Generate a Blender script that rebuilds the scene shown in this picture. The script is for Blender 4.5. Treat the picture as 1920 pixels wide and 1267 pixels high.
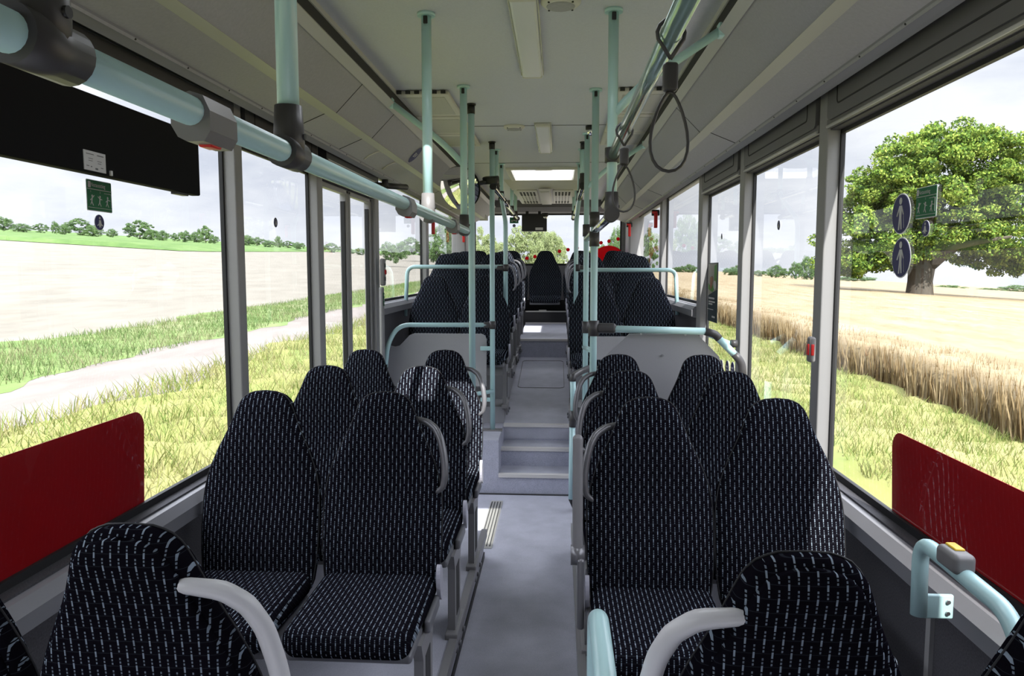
import bpy, bmesh, math, random
import numpy as np
from mathutils import Vector, Matrix
R=math.radians
sc=bpy.context.scene
for o in list(bpy.data.objects): bpy.data.objects.remove(o)
# ---------------------------------------------------------------- camera
F_PX=1400.0; CAM=Vector((0,0,1.65))
yc=Vector((1046-960,633.5-507,-F_PX)).normalized()          # bus axis (+Y) in camera space
zc=Vector((0,1,-yc.y/yc.z)).normalized()
xc=yc.cross(zc)
RW=Matrix((xc,yc,zc))                                        # camera -> world rotation
cd=bpy.data.cameras.new('camera'); cam=bpy.data.objects.new('camera',cd); sc.collection.objects.link(cam)
cd.sensor_width=36; cd.lens=F_PX/1920*36; cd.clip_start=.02; cd.clip_end=3000
cam.matrix_world=Matrix.Translation(CAM)@RW.to_4x4()
sc.camera=cam
def at(px,py,X=None,Y=None,Z=None):
    d=RW@Vector((px-960,633.5-py,-F_PX))
    k=(X-CAM.x)/d.x if X is not None else ((Y-CAM.y)/d.y if Y is not None else (Z-CAM.z)/d.z)
    return CAM+k*d
# ---------------------------------------------------------------- light and exposure
vs=sc.view_settings; vs.view_transform='Standard'; vs.look='None'; vs.gamma=1; vs.use_curve_mapping=False
vs.exposure=1.5
sd=bpy.data.lights.new('sun','SUN'); sd.energy=4.7; sd.angle=R(.6); sd.color=(1,.97,.92)
sun=bpy.data.objects.new('sun',sd); sc.collection.objects.link(sun)
sun.rotation_euler=Vector((-.204,1.018,-1)).to_track_quat('-Z','Y').to_euler()
W=bpy.data.worlds.new('sky'); sc.world=W; W.use_nodes=True
nt=W.node_tree; nt.nodes.clear()
def N(nt,t,**k):
    n=nt.nodes.new(t)
    for a,b in k.items(): setattr(n,a,b)
    return n
out=N(nt,'ShaderNodeOutputWorld'); bg=N(nt,'ShaderNodeBackground'); tc=N(nt,'ShaderNodeTexCoord')
sep=N(nt,'ShaderNodeSeparateXYZ'); mp=N(nt,'ShaderNodeMapping'); mp.inputs['Scale'].default_value=(1.6,1.6,5)
nz=N(nt,'ShaderNodeTexNoise'); nz.inputs['Scale'].default_value=2.2; nz.inputs['Detail'].default_value=7; nz.inputs['Roughness'].default_value=.55
rp=N(nt,'ShaderNodeValToRGB'); rp.color_ramp.elements[0].position=.36; rp.color_ramp.elements[1].position=.6
rp.color_ramp.elements[0].color=(.45,.475,.56,1); rp.color_ramp.elements[1].color=(.66,.67,.72,1)
ab=N(nt,'ShaderNodeMath',operation='MAXIMUM'); ab.inputs[1].default_value=0
mr=N(nt,'ShaderNodeMapRange'); mr.inputs[1].default_value=.22; mr.inputs[2].default_value=.7; mr.inputs[3].default_value=.60; mr.inputs[4].default_value=3.3
L=nt.links.new
L(tc.outputs['Generated'],mp.inputs[0]); L(mp.outputs[0],nz.inputs['Vector']); L(nz.outputs[0],rp.inputs[0])
L(tc.outputs['Generated'],sep.inputs[0]); L(sep.outputs['Z'],ab.inputs[0]); L(ab.outputs[0],mr.inputs[0])
L(rp.outputs[0],bg.inputs[0]); L(mr.outputs[0],bg.inputs[1]); L(bg.outputs[0],out.inputs[0])
# ---------------------------------------------------------------- materials
def mat(name,col,rough=.5,metal=0,spec=.5,noise=None,bump=None,speck=None,sheen=0,trans=0,coat=0,alpha=None):
    """procedural material; noise=(scale,amount) colour mottling, bump=(scale,strength), speck=(scale,darkcolour,threshold)"""
    m=bpy.data.materials.new(name); m.use_nodes=True; t=m.node_tree; b=t.nodes['Principled BSDF']
    b.inputs['Base Color'].default_value=(*col,1); b.inputs['Roughness'].default_value=rough; b.inputs['Metallic'].default_value=metal
    b.inputs['Specular IOR Level'].default_value=spec
    if sheen: b.inputs['Sheen Weight'].default_value=sheen; b.inputs['Sheen Roughness'].default_value=.5
    if coat: b.inputs['Coat Weight'].default_value=coat; b.inputs['Coat Roughness'].default_value=.08
    tcn=N(t,'ShaderNodeTexCoord'); cur=None
    if noise:
        n=N(t,'ShaderNodeTexNoise'); n.inputs['Scale'].default_value=noise[0]; n.inputs['Detail'].default_value=5
        t.links.new(tcn.outputs['Object'],n.inputs['Vector'])
        r=N(t,'ShaderNodeMapRange'); r.inputs[1].default_value=.3; r.inputs[2].default_value=.7; r.inputs[3].default_value=1-noise[1]; r.inputs[4].default_value=1+noise[1]
        t.links.new(n.outputs[0],r.inputs[0])
        x=N(t,'ShaderNodeVectorMath',operation='SCALE'); x.inputs[0].default_value=col; t.links.new(r.outputs[0],x.inputs['Scale']); cur=x.outputs[0]
    if speck:
        for i,(s,c,th) in enumerate(speck):
            v=N(t,'ShaderNodeTexVoronoi'); v.inputs['Scale'].default_value=s; t.links.new(tcn.outputs['Object'],v.inputs['Vector'])
            w=N(t,'ShaderNodeMath',operation='LESS_THAN'); w.inputs[1].default_value=th; t.links.new(v.outputs['Distance'],w.inputs[0])
            mx=N(t,'ShaderNodeMix',data_type='RGBA'); t.links.new(w.outputs[0],mx.inputs['Factor'])
            if cur: t.links.new(cur,mx.inputs['A'])
            else: mx.inputs['A'].default_value=(*col,1)
            mx.inputs['B'].default_value=(*c,1); cur=mx.outputs['Result']
    if cur: t.links.new(cur,b.inputs['Base Color'])
    if bump:
        n=N(t,'ShaderNodeTexNoise'); n.inputs['Scale'].default_value=bump[0]; n.inputs['Detail'].default_value=3
        t.links.new(tcn.outputs['Object'],n.inputs['Vector'])
        bp=N(t,'ShaderNodeBump'); bp.inputs['Strength'].default_value=bump[1]; bp.inputs['Distance'].default_value=.002
        t.links.new(n.outputs[0],bp.inputs['Height']); t.links.new(bp.outputs[0],b.inputs['Normal'])
    if trans:
        tr=N(t,'ShaderNodeBsdfTranslucent'); tr.inputs[0].default_value=(*[min(1,c*1.6) for c in col],1)
        if cur: t.links.new(cur,tr.inputs[0])
        ms=N(t,'ShaderNodeMixShader'); ms.inputs[0].default_value=trans; o=t.nodes['Material Output']
        t.links.new(b.outputs[0],ms.inputs[1]); t.links.new(tr.outputs[0],ms.inputs[2]); t.links.new(ms.outputs[0],o.inputs[0])
    return m
M=dict(
 mint=mat('mint_enamel',(.47,.70,.72),.28,spec=.5,coat=.25),
 chrome=mat('polished_steel',(.62,.63,.64),.16,1),
 clamp=mat('dark_clamp_plastic',(.055,.052,.055),.42),
 greyc=mat('grey_clamp_plastic',(.19,.183,.187),.4),
 black=mat('black_plastic',(.012,.012,.014),.45),
 rubber=mat('black_rubber',(.014,.014,.016),.6),
 lining=mat('grey_roof_lining',(.38,.375,.40),.62,noise=(90,.05),bump=(600,.25)),
 lining2=mat('grey_lining_strip',(.52,.515,.50),.45),
 gap=mat('dark_gap',(.03,.03,.032),.8),
 ceil=mat('pale_ceiling',(.58,.59,.66),.5,noise=(120,.04),bump=(350,.5)),
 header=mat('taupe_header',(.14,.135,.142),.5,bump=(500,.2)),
 header_shaded=mat('shaded_header',(.055,.053,.058),.6),  # left header: its shade is put into a darker copy of the taupe
 matte=mat('matte_black_housing',(.008,.008,.009),.85,spec=.15),
 crease=mat('warm_crease_strip',(.41,.405,.39),.5),
 pillar=mat('grey_pillar',(.30,.295,.30),.5,bump=(500,.15)),
 wall=mat('charcoal_lining',(.062,.06,.07),.8,noise=(200,.3)),
 sill=mat('satin_sill',(.23,.228,.25),.35),
 floor=mat('speckled_blue_grey_vinyl',(.40,.405,.475),.55,noise=(7,.10),speck=[(210,(.17,.17,.24),.16),(160,(.60,.60,.66),.15)]),
 riser=mat('speckled_riser_vinyl',(.40,.41,.50),.55,noise=(20,.06),speck=[(150,(.10,.10,.18),.2),(120,(.62,.62,.70),.17)]),
 nose=mat('beige_step_nosing',(.60,.58,.57),.55),
 seatpl=mat('grey_seat_plastic',(.13,.13,.145),.38),
 cover=mat('pale_hinge_plastic',(.38,.375,.44),.35),
 frame=mat('grey_seat_frame',(.20,.195,.205),.4),
 handle=mat('silver_grey_grab_handle',(.15,.148,.16),.28,metal=.3),
 handlew=mat('pale_grab_handle',(.66,.65,.67),.3),
 seam=mat('seam_piping',(.014,.014,.018),.7),
 red=mat('red_plastic',(.62,.01,.012),.35),
 redfilm=mat('red_window_film',(.26,.002,.006),.35,trans=.30),
 dot=mat('red_film',(.42,.004,.02),.5,trans=.5),
 green=mat('green_sign',(.015,.17,.07),.5,trans=.25),
 blue=mat('navy_sign',(.025,.025,.13),.45,trans=.15),
 signw=mat('sign_white',(.62,.62,.62),.5,trans=.2),
 panel=mat('grey_partition',(.36,.36,.38),.5,bump=(160,.5)),
 panel2=mat('smooth_grey_partition',(.34,.34,.36),.45,noise=(300,.04)),
 label=mat('label_white',(.6,.6,.62),.5), ink=mat('label_ink',(.12,.12,.13),.6),
 diff=mat('lamp_diffuser',(.72,.73,.76),.3), lampf=mat('lamp_rim',(.55,.54,.48),.25,metal=.5),
 cream=mat('cream_plastic',(.62,.60,.55),.45), yellow=mat('yellow_button',(.75,.5,.03),.4),
 mirror=mat('mirror_glass',(.9,.9,.9),.01,1), poster=mat('poster_dark',(.03,.05,.06),.5,trans=.15),
 pg=mat('poster_green',(.12,.33,.06),.5,trans=.2), pb=mat('poster_brown',(.35,.16,.07),.5,trans=.2), pgrey=mat('poster_grey',(.4,.38,.33),.5,trans=.2),
 steel=mat('brushed_strip',(.5,.49,.46),.4,metal=.6), bolt=mat('screw',(.6,.6,.6),.3,1),
 leaf=None)
# seat fabric : black pile with columns of pale blue dashes and dots, from the UV map in metres
def fabric():
    m=bpy.data.materials.new('black_dashed_moquette'); m.use_nodes=True; t=m.node_tree; b=t.nodes['Principled BSDF']
    def ma(op,a,b_=None,c=None):
        n=N(t,'ShaderNodeMath',operation=op)
        for i,v in enumerate((a,b_,c)):
            if v is None: continue
            if isinstance(v,(int,float)): n.inputs[i].default_value=v
            else: t.links.new(v,n.inputs[i])
        return n.outputs[0]
    uv=N(t,'ShaderNodeUVMap'); s=N(t,'ShaderNodeSeparateXYZ'); t.links.new(uv.outputs[0],s.inputs[0])
    U=ma('DIVIDE',s.outputs[0],.0143); V=s.outputs[1]
    col=ma('FLOOR',U); fu=ma('ABSOLUTE',ma('SUBTRACT',ma('FRACT',U),.5))
    odd=ma('MODULO',ma('ABSOLUTE',col),2.0)
    V2=ma('ADD',ma('DIVIDE',V,.0485),ma('MULTIPLY',odd,.5)); fv=ma('FRACT',V2)
    def band(c,h): return ma('LESS_THAN',ma('ABSOLUTE',ma('SUBTRACT',fv,c)),h)
    dash=ma('MULTIPLY',band(.45,.115),ma('LESS_THAN',fu,.105))
    dots=ma('MULTIPLY',ma('MAXIMUM',ma('MAXIMUM',band(.10,.042),band(.24,.042)),ma('MAXIMUM',band(.66,.042),band(.80,.042))),ma('LESS_THAN',fu,.095))
    # a fine secondary column between
    fu3=ma('ABSOLUTE',ma('SUBTRACT',ma('FRACT',ma('ADD',U,.5)),.5))
    fine=ma('MULTIPLY',ma('LESS_THAN',fu3,.05),ma('LESS_THAN',ma('FRACT',ma('DIVIDE',V,.0115)),.4))
    mask=ma('MAXIMUM',dash,ma('MULTIPLY',dots,.7)); mask=ma('MAXIMUM',mask,ma('MULTIPLY',fine,.0))
    ln=ma('MULTIPLY',ma('LESS_THAN',ma('FRACT',ma('DIVIDE',V,.02425)),.05),.06)
    mask=ma('MAXIMUM',mask,ln)
    nz=N(t,'ShaderNodeTexNoise'); nz.inputs['Scale'].default_value=60; t.links.new(uv.outputs[0],nz.inputs['Vector'])
    mask=ma('MULTIPLY',mask,ma('ADD',ma('MULTIPLY',nz.outputs[0],1.0),.45))
    mx=N(t,'ShaderNodeMix',data_type='RGBA'); t.links.new(mask,mx.inputs['Factor'])
    mx.inputs['A'].default_value=(.0055,.0050,.0078,1); mx.inputs['B'].default_value=(.25,.30,.37,1)
    t.links.new(mx.outputs['Result'],b.inputs['Base Color']); b.inputs['Roughness'].default_value=.85; b.inputs['Specular IOR Level'].default_value=.0
    b.inputs['Sheen Weight'].default_value=.0; b.inputs['Sheen Roughness'].default_value=.45
    bp=N(t,'ShaderNodeBump'); bp.inputs['Strength'].default_value=.2; bp.inputs['Distance'].default_value=.001
    t.links.new(mask,bp.inputs['Height']); t.links.new(bp.outputs[0],b.inputs['Normal'])
    return m
M['fabric']=fabric()
def glassmat(name,tint=(.96,.98,.97),f=.9):
    m=bpy.data.materials.new(name); m.use_nodes=True; t=m.node_tree; t.nodes.clear()
    o=N(t,'ShaderNodeOutputMaterial'); a=N(t,'ShaderNodeBsdfTransparent'); g=N(t,'ShaderNodeBsdfGlossy'); x=N(t,'ShaderNodeMixShader')
    a.inputs[0].default_value=(*tint,1); g.inputs['Roughness'].default_value=.0
    lw=N(t,'ShaderNodeLayerWeight'); lw.inputs[0].default_value=.5; p5=N(t,'ShaderNodeMath',operation='POWER'); p5.inputs[1].default_value=5; t.links.new(lw.outputs['Facing'],p5.inputs[0])
    k=N(t,'ShaderNodeMath',operation='MULTIPLY_ADD'); k.inputs[1].default_value=f; k.inputs[2].default_value=.035
    t.links.new(p5.outputs[0],k.inputs[0]); t.links.new(k.outputs[0],x.inputs[0]); t.links.new(a.outputs[0],x.inputs[1]); t.links.new(g.outputs[0],x.inputs[2]); t.links.new(x.outputs[0],o.inputs[0])
    return m
M['glass']=glassmat('window_glass')
# ---------------------------------------------------------------- mesh helpers
class MB:
    def __init__(s): s.v=[]; s.f=[]; s.uv={}; s.sm=[]
    def add(s,vs,fs,smooth=False):
        n=len(s.v); s.v+= [tuple(v) for v in vs]; s.f+=[tuple(i+n for i in f) for f in fs]; s.sm+=[smooth]*len(fs); return s
    def box(s,x0,x1,y0,y1,z0,z1):
        v=[(x,y,z) for x in(x0,x1) for y in(y0,y1) for z in(z0,z1)]
        return s.add(v,[(0,1,3,2),(4,6,7,5),(0,4,5,1),(2,3,7,6),(0,2,6,4),(1,5,7,3)])
    def rbox(s,c,h,r=.01,n=2,mtx=None):
        """box with rounded edges: centre, half sizes"""
        c=Vector(c); r=min(r,*h); hs=[max(a-r,0) for a in h]; vs={}; fs=[]; pts=[]
        def grid(k):   # coordinate and direction samples
            L_=[]
            for i in range(n+1): a=-math.pi/2+ (math.pi/4)*i/n*1.0
            return L_
        # cube-sphere style rounding: parameters per axis
        par=[-1-1e-9]+[-1]+[1]+[1+1e-9]
        prm=[]
        for i in range(n+1): prm.append((-1,-math.tan(math.pi/4*(1-i/n))))
        for i in range(n+1): prm.append((1,math.tan(math.pi/4*i/n)))
        def P(ax,sg,a,b):
            d=[0,0,0]; o=[0,0,0]; u,w=[i for i in range(3) if i!=ax]
            d[ax]=sg; d[u]=a[1]; d[w]=b[1]; o[ax]=sg*hs[ax]; o[u]=a[0]*hs[u]; o[w]=b[0]*hs[w]
            D=Vector(d).normalized()*r; p=Vector(o)+D
            if mtx: p=mtx@p
            return c+p
        def idx(p):
            k=(round(p.x,6),round(p.y,6),round(p.z,6))
            if k not in vs: vs[k]=len(pts); pts.append(p)
            return vs[k]
        for ax in range(3):
            for sg in(-1,1):
                g=[[idx(P(ax,sg,a,b)) for b in prm] for a in prm]
                for i in range(len(prm)-1):
                    for j in range(len(prm)-1):
                        q=[g[i][j],g[i+1][j],g[i+1][j+1],g[i][j+1]]
                        if (sg>0)==(ax==1): q=q[::-1]
                        q2=[]
                        for t in q:
                            if t not in q2: q2.append(t)
                        if len(q2)>2: fs.append(q2)
        return s.add(pts,fs,True)
    def tube(s,pts,r=.019,fil=.06,seg=14,closed=False,cap=True):
        P=[Vector(p) for p in pts]; path=[]
        if len(P)>2 and fil>0 and not closed:
            path=[P[0]]
            for i in range(1,len(P)-1):
                a=(P[i-1]-P[i]); b=(P[i+1]-P[i]); la,lb=a.length,b.length; a.normalize(); b.normalize()
                ang=a.angle(b)
                if ang>3.05: path.append(P[i]); continue
                d=min(fil,la*.48,lb*.48)
                p0=P[i]+a*d; p1=P[i]+b*d
                for k in range(7):
                    t=k/6; path.append(p0*(1-t)**2+P[i]*2*t*(1-t)+p1*t*t)
            path.append(P[-1])
        else: path=P
        n=len(path); rings=[]; up=None
        for i in range(n):
            if closed: tg=(path[(i+1)%n]-path[i-1]).normalized()
            else: tg=(path[min(i+1,n-1)]-path[max(i-1,0)]).normalized()
            if up is None:
                up=Vector((0,0,1)) if abs(tg.z)<.9 else Vector((1,0,0))
            a=(up-tg*up.dot(tg)).normalized(); up=a; b=tg.cross(a)
            rr=r[i] if isinstance(r,(list,tuple)) else r
            rings.append([path[i]+(a*math.cos(2*math.pi*k/seg)+b*math.sin(2*math.pi*k/seg))*rr for k in range(seg)])
        v=[p for q in rings for p in q]; f=[]
        m=n if closed else n-1
        for i in range(m):
            for k in range(seg):
                i2=(i+1)%n; f.append((i*seg+k,i*seg+(k+1)%seg,i2*seg+(k+1)%seg,i2*seg+k))
        s.add(v,f,True)
        if cap and not closed:
            base=len(s.v)-len(v)
            s.f.append(tuple(base+k for k in range(seg))[::-1]); s.f.append(tuple(base+(n-1)*seg+k for k in range(seg))); s.sm+=[False,False]
        return s
    def cyl(s,c,r,h,axis='z',seg=24,r2=None):
        d={'x':Vector((1,0,0)),'y':Vector((0,1,0)),'z':Vector((0,0,1))}[axis] if isinstance(axis,str) else Vector(axis).normalized()
        c=Vector(c); return s.tube([c-d*h/2,c+d*h/2],[r,r if r2 is None else r2],fil=0,seg=seg)
    def prism(s,poly,d,org=(0,0,0),ux=(1,0,0),uy=(0,1,0)):
        """2-D polygon in the (ux,uy) plane at org, extruded by vector d"""
        o=Vector(org); ux=Vector(ux); uy=Vector(uy); d=Vector(d); n=len(poly)
        a=[o+ux*p[0]+uy*p[1] for p in poly]; b=[p+d for p in a]
        fs=[tuple(range(n)),tuple(range(2*n-1,n-1,-1))]+[(i,n+i,n+(i+1)%n,(i+1)%n) for i in range(n)]
        return s.add(a+b,fs)
    def build(s,name,m,parent=None,uv=None):
        me=bpy.data.meshes.new(name); me.from_pydata(s.v,[],s.f); me.update()
        bm=bmesh.new(); bm.from_mesh(me); bmesh.ops.recalc_face_normals(bm,faces=bm.faces); bm.to_mesh(me); bm.free()
        me.polygons.foreach_set('use_smooth',s.sm)
        if uv:
            l=me.uv_layers.new(name='UVMap'); me.update()
            for p in me.polygons:
                for li in p.loop_indices:
                    l.data[li].uv=uv(me.vertices[me.loops[li].vertex_index].co,p.normal)
        me.materials.append(M[m] if isinstance(m,str) else m)
        o=bpy.data.objects.new(name,me); sc.collection.objects.link(o)
        if parent is not None: o.parent=parent
        return o
def tag(o,label=None,cat=None,group=None,kind=None):
    if label: o['label']=label
    if cat: o['category']=cat
    if group: o['group']=group
    if kind: o['kind']=kind
    return o
def thing(name,label,cat,loc=(0,0,0),rz=0,group=None):
    o=bpy.data.objects.new(name,None); sc.collection.objects.link(o); o.empty_display_size=.1
    o.location=loc; o.rotation_euler=(0,0,rz); return tag(o,label,cat,group)
def struct(name,mb,m,parent=None,label=None):
    o=mb.build(name,m,parent)
    if parent is None: o['kind']='structure'
    if label: o['label']=label
    return o
def copy_tree(o,parent=None):
    c=o.copy(); sc.collection.objects.link(c); c.parent=parent
    for ch in list(o.children): copy_tree(ch,c)
    return c
def fast_mesh(name,verts,quads,m,smooth=False):
    me=bpy.data.meshes.new(name); nv=len(verts); nf=len(quads); k=quads.shape[1]
    me.vertices.add(nv); me.vertices.foreach_set('co',np.asarray(verts,dtype=np.float32).ravel())
    me.loops.add(nf*k); me.loops.foreach_set('vertex_index',np.asarray(quads,dtype=np.int32).ravel())
    me.polygons.add(nf); me.polygons.foreach_set('loop_start',np.arange(0,nf*k,k,dtype=np.int32))
    me.update(calc_edges=True); me.materials.append(m)
    if smooth: me.polygons.foreach_set('use_smooth',np.ones(nf,dtype=bool))
    o=bpy.data.objects.new(name,me); sc.collection.objects.link(o); return o
# ================================================================ THE BUS SHELL
XL,XR=-1.34,1.04          # inner wall faces
ZC=2.62                   # ceiling
Y0,Y1=-1.3,10.75          # front / rear
GLX,GRX=-1.385,1.085      # glass planes
# floors
f=MB(); f.box(XL-.05,XR+.05,Y0,5.40,-.08,0); struct('floor',f,'floor')
zp=lambda y:.415+(y-5.92)*.1135          # sloping gangway of the rear platform
f=MB(); AL,AR=-.43,.115
f.prism([(5.92,.415),(8.30,zp(8.30)),(8.30,.30),(5.92,.30)],(AR-AL,0,0),(AL,0,0),(0,1,0),(0,0,1)); struct('floor_platform',f,'floor')
f=MB(); f.prism([(8.30,.885),(10.15,.945),(10.15,.40),(8.30,.40)],(AR-AL,0,0),(AL,0,0),(0,1,0),(0,0,1)); struct('floor_rear',f,'floor')
# steps
st=MB(); st.box(AL,AR,5.395,5.65,-.02,.146).box(AL,AR,5.65,5.93,-.02,.284).box(AL,AR,5.925,5.95,-.02,.41); struct('steps',st,'riser',label='speckled blue grey steps up to the rear platform')
tr=MB(); tr.box(AL+.01,AR-.01,5.40,5.652,.146,.149).box(AL+.01,AR-.01,5.66,5.925,.284,.287); struct('step_treads',tr,'floor')
no=MB()
for y,z in((5.385,.15),(5.64,.288),(5.912,.417),(8.285,.888)): no.box(AL,AR,y,y+.045,z-.022,z+.003)
struct('step_nosings',no,'nose')
f=MB(); f.box(AL,AR,8.29,8.305,.5,.866); struct('rear_riser',f,'riser')
# floor hatch outline on the sloping gangway
hp=MB()
def slope_loop(x0,x1,y0,y1,r=.05):
    pts=[]
    for cx,cy,a0 in((x1-r,y1-r,0),(x0+r,y1-r,90),(x0+r,y0+r,180),(x1-r,y0+r,270)):
        for k in range(6):
            a=R(a0+k*18); x=cx+r*math.cos(a); y=cy+r*math.sin(a); pts.append((x,y,zp(y)+.002))
    return pts
hp.tube(slope_loop(-.375,.065,7.02,8.12),.004,closed=True,seg=6)
tag(hp.build('hatch_outline','frame'),'thin rounded outline of a hatch in the sloping rear gangway floor','floor hatch')
# raised side plinths
def plinth(name,x0,x1,y0,y1,z,lab,edge=None):
    p=MB(); p.box(x0,x1,y0,y1,-.05,z); o=struct(name,p,'riser',label=lab)
    t=MB(); t.box(x0+.004,x1-.004,y0+.004,y1-.004,z,z+.004); struct('plinth_top',t,'floor',o)
    if edge is not None:
        e=MB(); s=1 if edge>0 else -1
        e.box(edge-.016,edge+.016,y0-.01,y1,z-.03,z+.012); struct('edge_profile',e,'frame',o)
        e=MB(); e.box(edge-.006+.004*s,edge+.006+.004*s,y0,y1,0.0,.03); struct('skirting',e,'rubber',o)
    return o
plinth('podium_left',XL,-.42,-1.2,4.17,.155,'low raised podium along the left seats',-.415)
plinth('podium_right',.105,XR,-1.2,4.30,.155,'low raised podium along the right seats',.10)
plinth('podium_left_ledge',XL,AL,5.40,6.02,.40,'ledge left of the steps')
plinth('podium_right_ledge',AR,XR,5.40,6.02,.40,'ledge right of the steps')
def ramp_plinth(name,x0,x1,y0,y1,z0,z1):
    p=MB(); p.prism([(y0,z0),(y1,z1),(y1,0),(y0,0)],(x1-x0,0,0),(x0,0,0),(0,1,0),(0,0,1)); return struct(name,p,'panel2')
for s,(a,b) in(('left',(XL,AL)),('right',(AR,XR))):
    ramp_plinth('podium_rear_%s'%s,a,b,6.02,6.40,.54,.54)
    ramp_plinth('podium_engine_%s'%s,a,b,6.40,9.85,.745,.86)
    x=AL if s=='left' else AR
    e=MB(); e.prism([(6.40,.735),(9.85,.85),(9.85,.88),(6.40,.765)],(.03,0,0),(x-.015,0,0),(0,1,0),(0,0,1)); e.box(x-.015,x+.015,6.0,6.4,.52,.555)
    struct('trim_podium_%s'%s,e,'frame')
# threshold strip in the doorway floor + dark joint line at foot of the steps
t=MB(); t.box(-.47,-.385,4.30,5.22,.0,.004)
o=tag(t.build('threshold_strip','steel'),'ribbed metal strip set in the floor by the left doorway','floor strip')
g=MB()
for k in range(4): g.box(-.462+k*.02,-.456+k*.02,4.33,5.19,.004,.0065)
g.build('groove','gap',o)
j=MB(); j.box(XL+.1,.1,5.375,5.395,0,.006); struct('trim_1',j,'gap')
# ceiling with the two roof hatches cut out
HX0,HX1=-.456,.157; HF=(1.66,2.40); HR=(7.20,8.03)
c=MB(); xs=[-.93,HX0,HX1,.645]; ys=[Y0,HF[0],HF[1],HR[0],HR[1],Y1+.05]
for i in range(3):
    for k in range(5):
        if i==1 and k in(1,3): continue
        c.box(xs[i],xs[i+1],ys[k],ys[k+1],ZC,ZC+.035)
struct('ceiling',c,'ceil')
s_=MB()
for y in(5.12,6.86): s_.box(-.9,.61,y,y+.006,ZC-.002,ZC)
struct('trim_2',s_,'gap')
# side roof linings (solid prisms closing the roof)
def cove(side):
    s=-1 if side=='left' else 1; ox=-.1425       # bus centre line
    w=lambda d:ox+s*d
    prof=[(.765,ZC),(.765,ZC+.09),(1.30,ZC+.09),(1.30,2.37),(1.178,2.37),(1.10,2.325),(1.085,2.312),(1.078,2.324),(.947,2.379),(.893,2.380),(.748,2.529),(.742,2.545),(.742,ZC-.02),(.755,ZC-.02)]
    p=MB(); p.prism([(w(a),z) for a,z in prof],(0,Y1-Y0,0),(0,Y0,0),(1,0,0),(0,0,1)); o=struct('ceiling_lining_%s'%side,p,'lining')
    ext=lambda q,P: q.prism([(w(a),z) for a,z in P],(0,Y1-Y0,0),(0,Y0,0),(1,0,0),(0,0,1))
    q=MB(); ext(q,[(.741,ZC-.018),(.768,ZC-.018),(.768,2.548),(.741,2.548)]); struct('dark_channel',q,'gap',o)
    q=MB(); ext(q,[(.735,ZC-.022),(.735,ZC),(.765,ZC),(.765,ZC-.022)]); ext(q,[(.728,2.535),(.738,2.549),(.768,2.520),(.760,2.504)]); struct('channel_rail',q,'lining2',o)
    q=MB(); ext(q,[(1.079,2.3195),(1.076,2.3245),(1.112,2.306),(1.122,2.300),(1.125,2.309),(1.10,2.325)]); struct('edge_profile',q,'sill',o)
    q=MB()
    for y in((3.50,4.17,6.9,8.4) if s<0 else (4.10,6.9,8.4)):
        for (a,za),(b,zb) in(((.947,2.3785),(1.076,2.3243)),((.749,2.5275),(.893,2.3795))):
            q.prism([(w(a),za-.0018),(w(b),zb-.0018),(w(b),zb+.002),(w(a),za+.002)],(0,.004,0),(0,y,0),(1,0,0),(0,0,1))
    struct('panel_joint',q,'gap',o)
    q=MB()
    for k in range(34): q.cyl((w(1.083),.3+k*.31,2.318),.0035,.006,(s*.45,0,.9),8)
    struct('screw_holes',q,'gap',o)
    q=MB(); ext(q,[(.890,2.3785),(.893,2.382),(.947,2.381),(.949,2.3775)]); struct('crease_strip',q,'crease',o)
    return o
cove('left'); cove('right')
# side walls: boxes around openings
def wall(side,openings):
    s=-1 if side=='left' else 1; a=XL if s<0 else XR; b=a+s*.05; x0,x1=min(a,b),max(a,b)
    m=MB(); y=Y0
    for (ya,yb,za,zb) in openings:
        m.box(x0,x1,y,ya,-.3,2.45); m.box(x0,x1,ya,yb,-.3,za); m.box(x0,x1,ya,yb,zb,2.45); y=yb
    m.box(x0,x1,y,Y1+.1,-.3,2.45)
    return struct('wall_%s'%side,m,'wall')
WL=[(-.9,.75,.85,2.25),(.9,3.05,.85,2.25),(3.12,4.11,.85,2.19),(4.20,5.42,-.05,2.17),(5.53,7.54,1.40,2.37),(7.68,10.20,1.42,2.37)]
WR=[(.9,2.99,.85,2.185),(3.08,4.27,.85,2.185),(4.37,5.48,.85,2.185),(5.62,7.56,1.39,2.37),(7.72,10.20,1.41,2.37)]  # unseen front stretch of the right wall left windowless to dim the foreground
wall('left',WL); wall('right',WR)
# windows: glass, rubber frame, per opening
def window(n,side,ya,yb,za,zb):
    s=-1 if side=='left' else 1; gx=GLX if s<0 else GRX; e=.014
    r=MB()
    for (y0,y1,z0,z1) in((ya,yb,za,za+e+.01),(ya,yb,zb-e,zb),(ya,ya+e,za,zb),(yb-e,yb,za,zb)): r.box(gx-.008,gx+.008,y0,y1,z0,z1)
    o=struct('window_%d'%n,r,'rubber')
    g=MB(); g.add([(gx,ya+.01,za+.01),(gx,yb-.01,za+.01),(gx,yb-.01,zb-.01),(gx,ya+.01,zb-.01)],[(0,1,2,3)]); struct('pane',g,'glass',o)
    return o
n=0
for side,W_ in(('left',WL),('right',WR)):
    for i,w in enumerate(W_):
        if side=='left' and i==3: continue
        n+=1; window(n,side,*w)
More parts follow.
